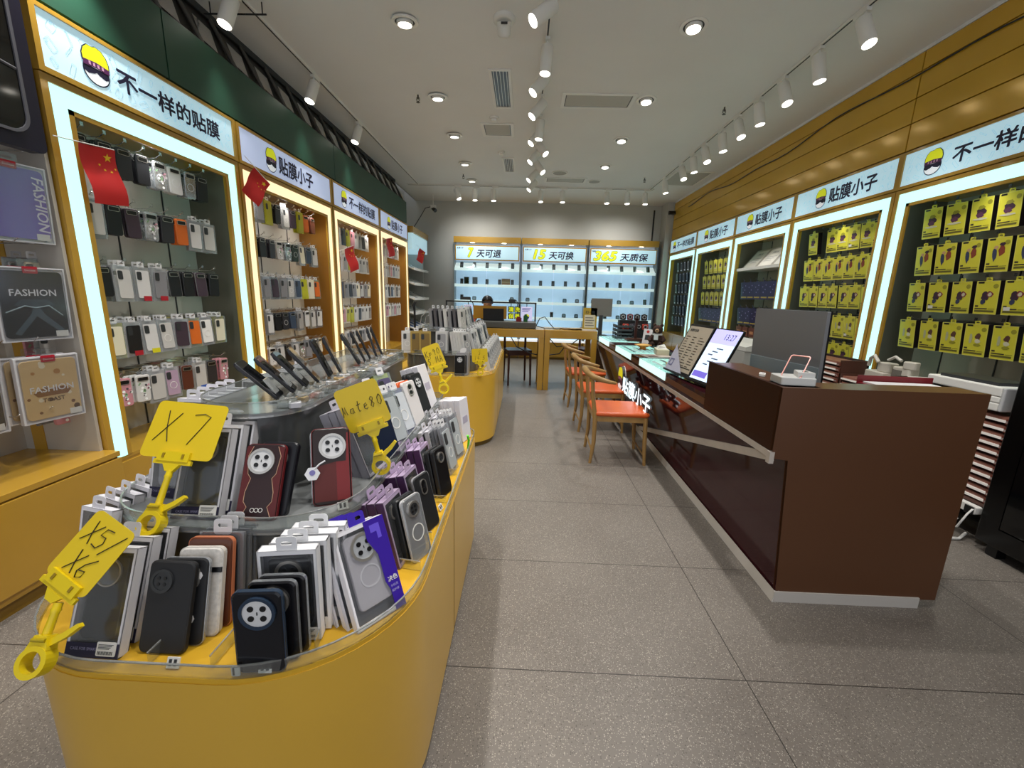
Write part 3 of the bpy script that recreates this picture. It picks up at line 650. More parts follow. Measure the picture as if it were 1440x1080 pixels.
cs = lambda c, f=None: ('case', c, f); pa = lambda c, card=W_, e=None: ('pack', c, card, e); cl = lambda f=None: ('clear', f); so = lambda c, card=W_, e=None: ('solo', c, card, e)
rows1 = [
 [(cs(B), 3), (cs(B), 3), (cs(C_), 3), (cs(C_), 2), (cl('floral'), 3), (cs(W_, 'mag'), 3), (cl(), 3)],
 [(pa(PG, SI), 3), (cs(B), 2), (cs(PL), 2), (cl('floral'), 3), (cs(C_), 3), (cs(O), 3), (pa(W_, PG), 2)],
 [(cs(B), 2), (pa(PG), 3), (pa(W_, W_, 'red'), 2), (pa(G, W_, 'red'), 2), (cs(B, 'rim'), 3), (cs(B), 2), (cs(PL, 'rim'), 2)],
 [(pa(CR, LM), 3), (pa(B, W_, 'red'), 3), (pa(W_, W_, 'yel'), 3), (pa(PG, W_, 'mag'), 3), (pa(PL, W_), 3), (pa(O, LM), 2), (pa(BW, SI, 'mag'), 3)],
 [(cs(PK, 'floral'), 3), (cs(W_, 'floral'), 3), (pa(PG, W_), 3), (pa(LI, W_, 'mag'), 3), (cs(BR, 'rim'), 2), (pa(PG, W_, 'blue'), 3), (cs(C_), 2)]]
def hang(bayi, rows, n, zs, W, y0, name, jit=6, yawo=0, lowq=False):
    for ri, row in enumerate(rows):
        for ci in range(n):
            key, depth = row[ci % len(row)]
            hh = .215 if key[0] in ('pack', 'solo') else .185
            for d in range(depth):
                x = .2+(W-.4)*(ci+.5)/n; gap = .030 if key[0] != 'case' else .026
                out = .20-d*-gap  # deeper copies further back
                yw = R_.uniform(-jit, jit)+yawo
                pos = ['front', 'second', 'third'][d]
                lab = '%s, %s on %s hook, %s row, %s left unit' % (desc(key), pos, ORD[ci], ['top', 'second', 'third', 'fourth', 'bottom'][ri], name)
                M = TM(-2.35, y0, 0, 90) @ TM(x+R_.uniform(-.008, .008), .105+d*gap, zs[ri]-hh-.012+.0, yw, R_.uniform(-3, 3), R_.uniform(-2, 2))
                K1(key).put(M, lab, 'hanging cases in the %s left unit' % name)
hang(0, rows1, 8, ROWZ, 1.4, 2.17, 'nearest', yawo=-8)
rows2 = [
 [(pa(PG, G, 'mag'), 2), (pa(G, SI), 2), (pa(LM, LM, 'solid'), 2), (cs(B), 2), (pa(PG, W_, 'mag'), 2), (cs(PL), 2), (pa(LM, LM, 'solid'), 2), (cs(O), 2), (cs(BR), 2)],
 [(cs(G), 2), (cs(B), 3), (cs(C_), 2), (cs(PG, 'floral'), 2), (cl('floral'), 2), (cs(DG_, 'mag'), 2), (pa(CR, W_), 2), (cs(SB, 'rim'), 2), (pa(W_, PG), 2)],
 [(pa(PG, G), 2), (pa(G, W_), 2), (pa(PL, PL), 2), (pa(G, PG), 2), (pa(PG, W_, 'mag'), 2), (pa(SB, W_), 2), (pa(LM, LM, 'solid'), 2), (pa(CR, CR, 'solid'), 2), (pa(O, LM), 2)],
 [(pa(PK, PG), 2), (pa(W_, PG), 2), (cs(B), 2), (cs(C_, 'mag'), 2), (cs(SB), 2), (pa(SI, W_), 2), (cs(W_, 'rim'), 2), (pa(PG, CR), 2), (pa(W_, BR), 2)],
 [(cs(PK, 'floral'), 2), (cs(W_, 'floral'), 2), (pa(PG, W_), 2), (cs(B), 2), (pa(PG, W_, 'mag'), 2), (cl('floral'), 2), (pa(G, W_), 2), (cs(W_), 2), (cl(), 2)]]
hang(1, rows2, 9, ROWZ, 1.66, 3.59, 'second', yawo=-6)
rows3 = [
 [(so(C_), 1), (so(PG), 1), (so(DG_, SB), 1), (so(LM, LM), 1), (so(PK, PK), 1), (so(W_, PG, 'mag'), 1), (so(G, SI), 1), (so(B), 1), (so(PG), 1)],
 [(so(PG, W_, 'mag'), 1), (so(W_), 1), (so(SI), 1), (so(LM, PG), 1), (so(CR, CR), 1), (so(W_), 1), (so(SI, PG), 1), (so(PG), 1), (so(G), 1)],
 [(so(W_), 1), (so(PL, PL), 1), (so(G, SI), 1), (so(C_, SI), 1), (so(G), 1), (so(CR, W_), 1), (so(PG, BR), 1), (so(G, SI), 1), (so(CR, SI), 1)],
 [(so(PK, PK), 1), (so(PK, W_), 1), (so(LM, CR), 1), (so(LM, LM), 1), (so(W_), 1), (so(C_), 1), (so(PG), 1), (so(W_), 1), (so(G), 1)],
 [(so(W_), 1), (so(PG), 1), (so(G), 1), (so(B), 1), (so(PG, W_, 'mag'), 1), (so(C_), 1), (so(G), 1), (so(W_), 1), (so(PG), 1)]]
hang(2, rows3, 9, ROWZ, 1.65, 5.27, 'third', yawo=-4)
rows4 = [[(so(PK), 1), (so(G, PK), 1), (so(PG), 1), (so(PK, PG, 'mag'), 1), (so(W_), 1), (so(PG, PK), 1), (so(SI), 1), (so(PG), 1)],
 [(so(PG), 1), (so(PK), 1), (so(W_), 1), (so(SI, PG), 1), (so(PK, PG), 1), (so(G), 1), (so(PG), 1), (so(W_), 1)],
 [(so(G), 1), (so(C_), 1), (so(PG), 1), (so(B), 1), (so(SB), 1), (so(PG), 1), (so(C_, W_, 'mag'), 1), (so(PG), 1)],
 [(so(LI, PG), 1), (so(PG), 1), (so(PK, W_), 1), (so(CR), 1), (so(PG), 1), (so(PK), 1), (so(W_), 1), (so(PG), 1)]]
hang(3, rows4, 8, ROWZ[:4], 1.61, 6.94, 'farthest', yawo=-2)

# ------------------------------------------------------------ goods in the right units
YB1 = mat('yellow_box_card', '#d9d13a', .4); OLV = P('#9a9428', .5)
def blob(mb, art, w, h):
    """plain generic patches of colour in place of the printed figure"""
    D = P('#3c2136', .45); Rr = P('#8a3c28', .45); Bl = P('#333a5c', .45); S = P('#cfcab0', .45)
    z = -.0008
    if art == 0: cols = [(0, .60, .20, .10, D), (-.04, .50, .16, .08, P('#5a2f4c')), (.0, .72, .14, .06, OLV), (0, .38, .3, .03, S)]
    elif art == 1: cols = [(.14, .62, .13, .15, Rr), (-.14, .52, .10, .18, Bl), (-.10, .72, .09, .05, P('#c8a070')), (.16, .80, .10, .05, D)]
    elif art == 2: cols = [(-.04, .55, .17, .13, D), (.14, .60, .12, .085, P('#8a2f38')), (.14, .60, .075, .052, S), (-.12, .38, .09, .07, Bl)]
    else: cols = [(.12, .62, .12, .10, P('#5d3a30')), (.12, .48, .10, .07, P('#d8d2b8')), (-.2, .55, .06, .16, P('#b8b890')), (.12, .36, .14, .04, OLV)]
    for i, (x, y, a, b, m) in enumerate(cols): rr = random.Random(art*7+i); mb.prism([(x*w+(px-x*w)*rr.uniform(.85, 1.35), y*h+(py-y*h)*rr.uniform(.8, 1.3)) for px, py in circ(w*a, 12, x*w, y*h, h*b)], z-.0004*(i+1), z, m, FR)
def ybox(art, label=False):
    def f(p):
        w, h, d = .150, .238, .048
        mb = MB().b2(-w/2, w/2, .002, d, 0, h, P('#1d1418')).b2(-w/2, w/2, 0, .002, 0, h, YB1)
        mb.prism(rrect(w*.26, h*.055, .003, 2, -w*.3, h*.955), -.0008, 0, BLK, FR).prism(circ(w*.11, 12, w*.34, h*.84), -.0008, 0, OLV, FR)
        mb.b2(-w*.44, w*.4, -.0008, 0, h*.065, h*.125, P('#6a6428')).b2(-w*.44, w*.1, -.0008, 0, h*.15, h*.185, P('#3a3224')).b2(w*.14, w*.42, -.0008, 0, h*.15, h*.175, OLV).b2(-w*.44, -w*.30, -.0008, 0, h*.22, h*.27, P('#3a3224'))
        mb.ring(rrect(w, h, .002, 2, 0, h/2), rrect(w-.008, h-.008, .002, 2, 0, h/2), -.0006, 0, P('#ded86a', .4), FR)
        mb.obj('carton', p); mb = MB(); blob(mb, art, w, h); mb.obj('printed_panel', p)
        if label: MB().b2(-w*.42, -w*.16, -.002, -.001, h*.13, h*.23, WHT).obj('price_label', p)
        hang_tab(p, w, h, YB1, tw=.04, th=.02)
    return f
YK = {}
def Y_(art, lb=False):
    if (art, lb) not in YK: YK[(art, lb)] = Kind('yellow_hanging_box', 'boxed accessory', ybox(art, lb))
    return YK[(art, lb)]
def solo_box(w, h, d, m, art, side=None):
    def f(_):
        mb = MB().b2(-w/2, w/2, .002, d, 0, h, side or BLK).b2(-w/2, w/2, 0, .002, 0, h, m)
        art(mb, w, h); mb.box((0, .001, h+.01), (.03, .001, .02), m); return mb.obj('hanging_box')
    return f
def ya(mb, w, h): blob(mb, 0, w, h); mb.b2(-w*.44, w*.4, -.0008, 0, h*.07, h*.12, OLV)
def pa_(mb, w, h):
    for x, z in ((-.2, .7), (.15, .55), (.25, .8), (-.1, .4)): mb.prism(circ(w*.06, 8, x*w, z*h), -.001, 0, P('#8d84b8'), FR)
    mb.b2(-w*.4, w*.4, -.001, 0, h*.08, h*.16, P('#b9a24e'))
def ba_(mb, w, h): mb.b2(-w*.3, w*.3, -.001, 0, h*.25, h*.8, P('#2b2b33', .3)); mb.b2(-w*.3, w*.1, -.001, 0, h*.08, h*.18, P('#e4e4ea')); mb.b2(-w*.1, w*.1, -.001, 0, h*.86, h*.94, P('#bfbfd0'))
YS = Solo('yellow_hanging_box', 'boxed accessory', solo_box(.14, .225, .045, YB1, ya))
PS = Solo('purple_hanging_box', 'boxed accessory', solo_box(.145, .25, .045, P('#2c2850', .3), pa_, P('#1a1836')))
BS = Solo('black_hanging_box', 'boxed accessory', solo_box(.10, .19, .02, P('#16161c', .3), ba_))
RT = ['top', 'second', 'third', 'fourth', 'fifth', 'bottom']
def rput(kind, bi, ri, ci, n, z, h, label, yaw=0, dx=0, depth=1):
    a, b = RP[bi]; W = b-a-.008
    for d in range(depth):
        M = TM(3.24, b-.004, 0, -90) @ TM(.17+(W-.34)*(ci+.5)/n+dx, .13+d*.035, z-h-.012, yaw, -6)
        kind.put(M, label+(', behind the front one' if d else ''), 'hanging boxes in the right units')
for bi, n, arts in ((0, 6, [0, 1, 2, 3]), (1, 7, [0, 1, 2, 3, 0])):
    for ri, z in enumerate(rows_r[bi]):
        for ci in range(n):
            if bi == 1 and ri == 0 and ci == 1: continue
            lb = (ri*5+ci*3+bi) % 9 == 4
            rput(Y_(arts[ri], lb), bi, ri, ci, n, z, .238, 'yellow box with %s printing, %s from left in %s row, %s right unit' % (['dark', 'red and blue', 'dark round', 'brown'][arts[ri]], ORD[ci], RT[ri], ['nearest', 'second'][bi]), 1+R_.uniform(-3, 3), R_.uniform(-.006, .006))
for ri, z in enumerate(rows_r[2][:2]):
    for ci in range(6): rput(PS, 2, ri, ci, 6, z, .25, 'dark purple box, %s from left in %s row, third right unit' % (ORD[ci], ['upper', 'lower'][ri]), 10+R_.uniform(-3, 3))
OB = Solo('orange_brown_box', 'boxed accessory', solo_box(.13, .14, .03, P('#6b3420', .4), lambda mb, w, h: mb.b2(-w*.3, w*.3, -.001, 0, h*.3, h*.6, P('#c98a5a'))))
for ci in range(6): rput(OB, 2, 2, ci, 6, rows_r[2][2], .14, 'small reddish brown box, %s from left under the purple boxes' % ORD[ci], 8)
for ri, z in enumerate(rows_r[3]):
    for ci in range(6):
        if ri < 3: rput(YS, 3, ri, ci, 6, z, .225, 'small yellow box, %s from left in %s row, fourth right unit' % (ORD[ci], RT[ri]), 3+R_.uniform(-3, 3))
        else: rput(PS, 3, ri, ci, 6, z, .25, 'dark purple box, %s from left, bottom row of fourth right unit' % ORD[ci], 8)
for ri, z in enumerate(rows_r[4]):
    for ci in range(6): rput(BS, 4, ri, ci, 6, z, .19, 'slim black box, %s from left in %s row, farthest right unit' % (ORD[ci], RT[ri]), 8+R_.uniform(-3, 3))
# white shelf with leaning certificates in the third right unit
a, b = RP[2]
t = thing('wall_shelf', 'white slanted shelf holding three leaning plaques, third right unit', 'shelf', M=TM(3.24, b, 0, -90))
MB().b2(.13, 1.31, .03, .38, 1.955, 1.975, WHT).b2(.13, 1.31, .03, .04, 1.975, 1.995, WHT).obj('board', t)
def plaque(p):
    MB().b2(-.19, .19, 0, .02, 0, .36, P('#c8c4bc', .4)).ring(rrect(.38, .36, .01, 2, 0, .18), rrect(.33, .31, .01, 2, 0, .18), -.002, 0, P('#9a948a', .4), FR).obj('board', p)
    mb = MB().text('授权书', 0, .25, .04, DGR, FR, bold=.01, d=-.001, anchor='c')
    for q in range(3): mb.b2(-.12, .12-.03*q, -.001, 0, .19-.035*q, .198-.035*q, GRY)
    mb.obj('lettering', p)
PQ = Kind('plaque', 'plaque', plaque)
for i in range(3): PQ.put(TM(3.24, b, 0, -90) @ TM(.33+.39*i, .09, 1.98, 0, 38), '%s silver-grey lettered plaque leaning on the white shelf' % ['left', 'middle', 'right'][i], 'plaques on the white shelf')

# ------------------------------------------------------------ flags
def flag(x, y, z, rz, label, s=1.0, droop=0):
    t = thing('small_flag', label, 'flag', (x, y, z), rz, 'small red flags on white sticks'); n = 12; vs = []; fs = []
    w, h = .21*s, .145*s
    def pt(u, v): return (u*w, .012*math.sin(u*7+droop)*u+.01*v*droop, (v-1)*h-.05*u*u*s+(-.04*u*s))
    for i in range(n+1):
        for j in range(5): vs.append(pt(i/n, j/4))
    for i in range(n):
        for j in range(4): q = i*5+j; fs.append((q, q+5, q+6, q+1))
    return t, pt, vs, fs
def mkflag(x, y, z, R, label, s=1.0):
    """R: rotation matrix of the flag sheet (u along stick-away, v up)"""
    t = thing('small_flag', label, 'flag', group='small red flags on white sticks', M=Matrix.Translation((x, y, z)) @ R)
    w, h, n = .15*s, .22*s, 10; vs = []; fs = []
    def pt(u, v, o=0): return (u*w+.02*v*s*0, .010*math.sin(v*6)*s+.006*math.sin(u*5)+o, -v*h)
    for i in range(n+1):
        for j in range(n+1): vs.append(pt(i/n, j/n))
    for i in range(n):
        for j in range(n): q = i*(n+1)+j; fs.append((q, q+n+1, q+n+2, q+1))
    MB().add(vs, fs, P('#c01a1a', .6), None, True).obj('cloth', t)
    mb = MB()
    def star(u, v, r, a0):
        pts = []
        for k in range(10):
            a = rad(a0+36*k); rr = r if k % 2 == 0 else r*.4; uu = u+rr*math.sin(a)/w; vv = v-rr*math.cos(a)/h; pts.append(pt(uu, vv, -.002))
        mb.add(pts, [tuple(range(10))], P('#e8c020', .5)); 
    star(.76, .16, .018*s, 0)
    for q, (du, dv) in enumerate(((.52, .30), (.62, .38), (.78, .40), (.92, .34))): star(du, dv, .006*s, 20*q)
    mb.obj('stars', t)
    MB().tube([(-.09*s, 0, .004), (w, 0, .004)], .0028, WHT, 6).obj('stick', t)
RF = lambda rz, rx=0, ry=0: Matrix.Rotation(rad(rz), 4, 'Z') @ Matrix.Rotation(rad(ry), 4, 'Y') @ Matrix.Rotation(rad(rx), 4, 'X')
mkflag(-2.27, 2.235, 2.19, RF(90, 0, -6), 'small red flag on a white stick at the nearest left unit', 1.28)
mkflag(-2.26, 3.66, 2.47, RF(75, 0, 35), 'small red flag drooping at the near post of the second left unit', 1.15)
mkflag(-2.26, 5.36, 2.0, RF(80, 0, -18), 'small red flag with yellow stars in the third left unit', 1.35)
mkflag(-2.26, 7.0, 2.33, RF(80, 0, -12), 'small red flag hanging in the farthest left unit', 1.3)
mkflag(-2.2, 8.95, 2.4, RF(60, 0, 25), 'small red flag on the white magazine rack past the left units', 1.2)

# ------------------------------------------------------------ display islands
def outline(x0, x1, y0, y1, rn, rf=.12, seg=12):
    """rounded footprint: near corners radius rn, far corners radius rf"""
    pts = []
    for cx, cy, r, a0 in ((x0+rn, y0+rn, rn, 180), (x1-rn, y0+rn, rn, 270), (x1-rf, y1-rf, rf, 0), (x0+rf, y1-rf, rf, 90)):
        for i in range(seg+1): a = rad(a0+90*i/seg); pts.append((cx+r*math.cos(a), cy+r*math.sin(a)))
    return pts
def shrink(pts, e):
    out = []; n = len(pts)
    for i in range(n):
        a = Vector(pts[i-1]); b = Vector(pts[i]); c = Vector(pts[(i+1) % n]); t = (c-a).normalized(); out.append((b.x-t.y*e, b.y+t.x*e))
    return out
def fence(mb, pts, z0, z1, m, th=.004): mb.ring(pts, shrink(pts, th), z0, z1, m)
def island(name_label, x0, x1, y0, y1, rn, ztop, tiers, group):
    t = thing('display_island', name_label, 'display stand', ((x0+x1)/2, (y0+y1)/2, 0), group=group)
    M = Matrix.Translation((-(x0+x1)/2, -(y0+y1)/2, 0))
    o = outline(x0, x1, y0, y1, rn)
    MB().prism(shrink(o, .025), 0, .05, P('#6e5616'), M, True).obj('plinth', t)
    b = MB().prism(o, .05, ztop-.012, YELB, M, True); b.obj('body', t)
    j = MB()
    for yy in (y0+rn+.5, y0+rn+.505): pass
    j.b2(x1-.002, x1+.0012, y0+rn+.48, y0+rn+.485, .05, ztop-.02, P('#6d5212'), M); j.obj('panel_joint', t)
    MB().prism(shrink(o, .002), ztop-.012, ztop, YELT, M, True).obj('tray', t)
    k = MB(); fence(k, shrink(o, .003), ztop, ztop+.032, ACR); fence(k, shrink(o, .003), ztop+.030, ztop+.033, ACRE)
    kk = k.obj('clear_rim', t); kk.location = M.translation
    for (tx0, tx1, ty0, ty1, r, z0, z1) in tiers:
        o2 = outline(tx0, tx1, ty0, ty1, r, .05)
        q = thing('step_riser', 'smoky grey stepped riser, %s level, on the %s island' % ('lower' if z0 == ztop else 'upper', 'near' if y0 < 2 else 'farther'), 'riser', t.location)
        MB().prism(shrink(o2, .012), z0+.0005, z1-.008, SMOKE, M, True).obj('riser', q)
        MB().prism(o2, z1-.008, z1, mat('smoky_top', '#7b7e7e', .15, coat=.4), M, True).obj('step_top', q)
        k = MB(); fence(k, shrink(o2, .002), z1, z1+.034, ACR); fence(k, shrink(o2, .002), z1+.032, z1+.035, ACRE); fence(k, o2, z1-.014, z1-.008, ACRE); kk = k.obj('clear_rim', q); kk.location = M.translation
    return t
I1 = island('long yellow display island with rounded front and grey stepped tiers', -1.26, -.262, .715, 2.42, .37, .68,
    [(-1.16, -.455, .955, 2.41, .22, .68, .885), (-1.02, -.68, 1.15, 2.40, .16, .885, 1.135)], 'yellow display islands')
I2 = island('farther yellow display island loaded with boxed phone cases', -1.36, -.27, 3.88, 6.1, .35, .72,
    [(-1.22, -.46, 4.12, 6.0, .2, .72, .90), (-1.08, -.62, 4.32, 5.9, .15, .90, 1.12)], 'yellow display islands')
# clear dividers along the front tray
for (x, y, a, z, L) in ((-.80, .745, 90, .68, .2), (-.66, .745, 90, .68, .2), (-.455, .80, 100, .68, .19), (-.285, 1.10, 170, .68, .17), (-.285, 1.26, 175, .68, .17), (-.285, 1.52, 180, .68, .17), (-.285, 1.78, 180, .68, .17)):
    M = TM(x, y, z, a); o = MB().b2(0, L, -.0015, .0015, .001, .029, ACR, M).b2(0, L, -.0015, .0015, .029, .032, ACRE, M).obj('tray_divider', I1); o.location = -I1.location
# price slips at the rims
def slip(p): MB().b2(-.014, .014, 0, .003, 0, .022, WHT).obj('card', p); MB().b2(-.009, -.003, -.001, 0, .005, .018, DGR).b2(.002, .008, -.001, 0, .005, .018, DGR).obj('print', p)
SL = Kind('price_slip', 'price slip', slip)
for i, (x, y, z, a, l) in enumerate([(-.495, 1.07, .89, 30, 'little white price slip at the rim below the dark red case'), (-.74, .735, .684, 0, 'little white price slip under the plain black case'), (-.535, .735, .684, 5, 'little white price slip under the black case with pale round camera'), (-.29, 1.46, .684, 80, 'little white price slip on the yellow tray by the purple boxes')]):
    SL.put(TM(x, y, z, a, 25), l, 'price slips on the near island')

GC = P('#dad9dc', .4); DK = P('#26292d', .35)
WB = lambda *a, **k: Kind('phone_case_box', 'boxed phone case', window_box(*a, **k))
# --- front tray
KA = WB(.125, .235, .026, GC, DK, ('window', .062), True)
for i, (dx, dy) in enumerate(((0, 0), (-.003, .036), (.004, .070))):
    KA.put(TM(-.940+dx, .752+dy*1.25, .683, -1, 22), ['grey windowed box with dark case at the front left of the island', 'grey windowed box directly behind the front left box', 'grey windowed box, third back in the front left stack'][i], 'boxes in the front left stack')
KBk = Kind('phone_case', 'phone case', bare_case(.108, .20, .016, BLKM, ('ringdark', .052), -.018, .78, tagk=None, ringm=DGR))
KBk.put(TM(-.798, .770, .683, -1, 20), 'plain black phone case leaning at the front of the island')
camo = lambda mb, w, h: [mb.prism(circ(.01, 7, dx*w, dz*h), -.0008, 0, WHG, FR) for dx, dz in ((-.3, .2), (.2, .3), (.1, .6), (-.2, .5), (.3, .8))]
Kind('phone_case', 'phone case', bare_case(.105, .195, .015, BLKM, ('pill', .05), .02, .78, rim=CASEC, deco=camo)).put(TM(-.776, .795, .683, 3, 18), 'black and white marbled case just behind the plain black case')
Kind('wallet_case', 'wallet case', bare_case(.10, .205, .022, mat('floral_white', '#d9d4cc', .5, noise=.15, nscale=90), ('pill', .045), -.02, .8, rim=P('#cfcac2'), deco=lambda mb, w, h: mb.b2(-w*.5, w*.5, -.001, .023, h*.72, h*.78, BLK))).put(TM(-.757, .822, .683, 5, 17), 'white floral wallet case with black clasp in the front row')
Kind('wallet_case', 'wallet case', bare_case(.105, .215, .02, P('#5d2f1c', .3), ('bar', .045), 0, .85, rim=P('#c07048', .3))).put(TM(-.752, .853, .683, 4, 14), 'brown leather wallet case behind the white floral one')
KF = Kind('clear_case_pack', 'phone case pack', simple_pack(.11, .215, .01, P('#3b3836'), P('#222224'), film=FILM))
for i in range(3): KF.put(TM(-.742+.004*i, .884+.018*i, .683, 3, 12), '%s clear film pack behind the brown wallet case' % ['front', 'middle', 'rear'][i], 'clear film packs behind the wallets')
navyrim = P('#28384c', .25)
Kind('phone_case', 'phone case', bare_case(.100, .190, .018, P('#0d1018', .22), ('disc4', .075), .002, .76, rim=navyrim, tagk='slip', ringm=navyrim)).put(TM(-.543, .737, .683, 6, 3), 'black phone case with pale round four-hole camera at the island front')
KD2 = Kind('phone_case', 'phone case', bare_case(.100, .192, .016, P('#16161a', .2), ('disc4', .07), 0, .76, rim=CASEC))
for i in range(2): KD2.put(TM(-.528+.010*i, .768+.021*i, .683, 7, 3), ['black clear-rimmed case second in the front centre stack', 'black clear-rimmed case third in the front centre stack'][i])
KD = WB(.128, .235, .028, P('#f0f0f2', .4), P('#1c1d20'), ('ringdark', .06), False, label=True)
for i in range(4): KD.put(TM(-.520+.008*i, .822+.034*i, .683, 9, 2), '%s white windowed box behind the black front case' % ORD[i], 'white boxes in the front centre stack')
KE = WB(.140, .245, .022, P('#f0eef2', .4), P('#dcd6da', .3), ('disc4', .072), False, art=purple_art, label=False, tabm=P('#4028b0'), magm=P('#f6f2f4'))
KE.put(TM(-.333, .907, .683, 52, 24), 'white box with purple stripe and pale round-camera case at the corner')
for i in range(2): KE.put(TM(-.333, .907, .683, 52, 24) @ Matrix.Translation((-.012-.012*i, .028*(i+1), 0)), 'purple-striped box %s the corner box' % ['just behind', 'two behind'][i])
# --- right-hand tray rows
PU = P('#5b3c66', .3); PUT = P('#b9a5c2', .35)
KP = WB(.105, .215, .027, PUT, P('#1b1b20'), ('ringdark', .05), False, label=False, side=PU)
def row(kind, n, x, y, z, yaw, tilt, lab, group, step=.030, dy=0.0, first=''):
    for i in range(n):
        M = TM(x, y, z, yaw, tilt) @ Matrix.Translation((R_.uniform(-.003, .003)+dy*i, step*i, 0))
        kind.put(M, lab % ORD[i], group)
KCw = Kind('phone_case', 'phone case', bare_case(.088, .20, .014, CASEC, ('ringdark', .05), 0, .8, rim=P('#c9c9c9', .2), magm=WHT))
KCw.put(TM(-.290, 1.165, .683, 66, 14), 'clear phone case with white ring on the right tray')
Kb2 = Kind('phone_case', 'phone case', bare_case(.09, .20, .022, BLK, ('ringdark', .045), 0, .8, rim=DGR))
Kb2.put(TM(-.309, 1.170, .683, 66, 14), 'thick black case behind the clear ringed case')
row(KP, 3, -.338, 1.150, .683, 80, 13, '%s purple-edged box behind the clear ringed case', 'purple boxes in the nearest right stack')
Kr = Kind('phone_case', 'phone case', bare_case(.092, .20, .016, BLKM, ('pill', .055), 0, .78, rim=P('#9a9a9c', .3)))
Kr.put(TM(-.294, 1.33, .683, 70, 15), 'black case with grey camera plate on the right tray')
row(KP, 4, -.330, 1.345, .683, 82, 14, '%s purple-edged box behind the grey-plated black case', 'purple boxes in the second right stack')
row(Kb2, 2, -.292, 1.59, .683, 72, 12, '%s thick black wallet case on the right tray past the middle', 'black wallet cases on the right tray', .024)
row(KP, 5, -.345, 1.585, .683, 85, 12, '%s purple box in the tall purple stack on the right tray', 'purple boxes in the third right stack')
KS = WB(.105, .215, .020, P('#d2d0d6', .4), P('#77787c'), ('bar', .045), False, label=False)
row(KS, 4, -.36, 1.80, .683, 84, 12, '%s pale windowed box past the purple stack on the right tray', 'pale boxes on the right tray')
KT = Kind('clear_case_pack', 'phone case pack', simple_pack(.11, .225, .012, P('#8d8d92'), P('#aab0b2', .3), film=FILM, magm=WHT))
row(KT, 3, -.30, 1.82, .683, 80, 14, '%s clear film pack on the far right tray', 'clear packs on the right tray', .018)
row(KT, 4, -.295, 2.0, .683, 76, 14, '%s clear film pack near the far end of the tray', 'clear packs at the far end of the tray', .018)
row(KS, 4, -.37, 2.02, .683, 84, 12, '%s pale windowed box near the far end of the tray', 'pale boxes at the far end of the tray')
KW = Kind('white_carton', 'carton', lambda p: (MB().b2(-.055, .055, 0, .032, 0, .24, P('#e2e0e6', .4)).obj('carton', p, bevel=.001), MB().b2(-.03, .03, -.001, 0, .1, .14, P('#b5aec0')).obj('label', p)))
row(KW, 4, -.30, 2.26, .683, 74, 7, '%s plain white carton at the far right end of the island', 'white cartons at the far end', .034)
# lime clip by the cartons
tag(MB().tube([(-.275, 2.10, .69), (-.27, 2.09, .74), (-.275, 2.08, .77)], .006, P('#5ae020'), 6).obj('lime_clip'), 'bright lime clip on the rim beside the white cartons', 'clip')
# --- second tier
KH = WB(.128, .245, .028, GC, DK, ('window', .065), True)
for i in range(3): KH.put(TM(-.868+.010*i, .992+.036*i, .888, 2, 24), ['grey windowed box with dark case on the second tier', 'grey windowed box behind the second-tier front box', 'grey windowed box, rear of the second-tier stack'][i], 'boxes in the second-tier left stack')
KH2 = WB(.118, .215, .03, GC, P('#a9a9ad', .3), ('window', .07), True, label=False, magm=WHT)
for i in range(2): KH2.put(TM(-1.035, 1.10+.036*i, .888, -6, 14), ['grey box with clear ringed case behind the large sign', 'second grey box behind the large sign'][i])
Kind('phone_case', 'phone case', bare_case(.105, .205, .02, P('#2a1012', .35), ('disc4', .072), -.006, .77, deco=zigzag, rim=P('#6d1a1c', .35), tagk=None)).put(TM(-.705, .996, .888, 4, 28), 'dark red phone case with zigzag stitching on the second tier')
Kind('phone_case', 'phone case', bare_case(.105, .205, .02, P('#14161c', .3), ('ringdark', .06), 0, .77)).put(TM(-.688, 1.022, .888, 0, 28), 'black phone case hidden behind the zigzag red case')
Kind('phone_case', 'phone case', bare_case(.104, .222, .024, P('#24120f', .35), ('disc4', .075), .004, .76, deco=split_red, rim=P('#7d2022', .35), tagk='hex')).put(TM(-.538, 1.100, .888, 22, 22), 'dark red and black case with hexagonal tag on the second tier')
KJ = Kind('phone_case', 'phone case', bare_case(.104, .222, .012, P('#1b1714', .3), ('ringdark', .06), 0, .76, rim=CASEC))
for i in range(4): KJ.put(TM(-.538, 1.100, .888, 22, 22) @ Matrix.Translation((-.002-.003*i, .027+.015*i, 0)), '%s thin black case stacked behind the red and black one' % ORD[i], 'thin black cases behind the red one')
KK = WB(.12, .25, .030, P('#b5b2bb', .4), P('#1c2230'), ('ringdark', .055), False, label=False, side=P('#a4a2ab', .4))
row(KK, 3, -.488, 1.34, .888, 84, 20, '%s tall grey box standing behind the mate80 sign', 'tall grey boxes on the second tier')
Kind('phone_case', 'phone case', bare_case(.10, .20, .014, P('#141c34', .3), ('pill', .05), 0, .8)).put(TM(-.475, 1.46, .888, 64, 20), 'dark navy phone case below the mate80 sign')
row(KT, 2, -.478, 1.60, .888, 68, 22, '%s clear film pack right of the mate80 sign', 'clear packs on the second tier', .018)
KV = Kind('clear_case_pack', 'phone case pack', simple_pack(.115, .21, .012, P('#6e6ca0'), P('#c9cdd2', .2), film=FILM, magm=WHT))
row(KV, 2, -.482, 1.74, .888, 70, 22, '%s pale ringed pack on the second tier', 'pale ringed packs on the second tier', .018)
KTe = Kind('clear_case_pack', 'phone case pack', simple_pack(.11, .23, .014, P('#4a7078'), P('#7fa0a8', .3), film=FILM))
KTe.put(TM(-.56, 1.66, .90, 66, 24), 'teal backed clear pack against the grey riser')
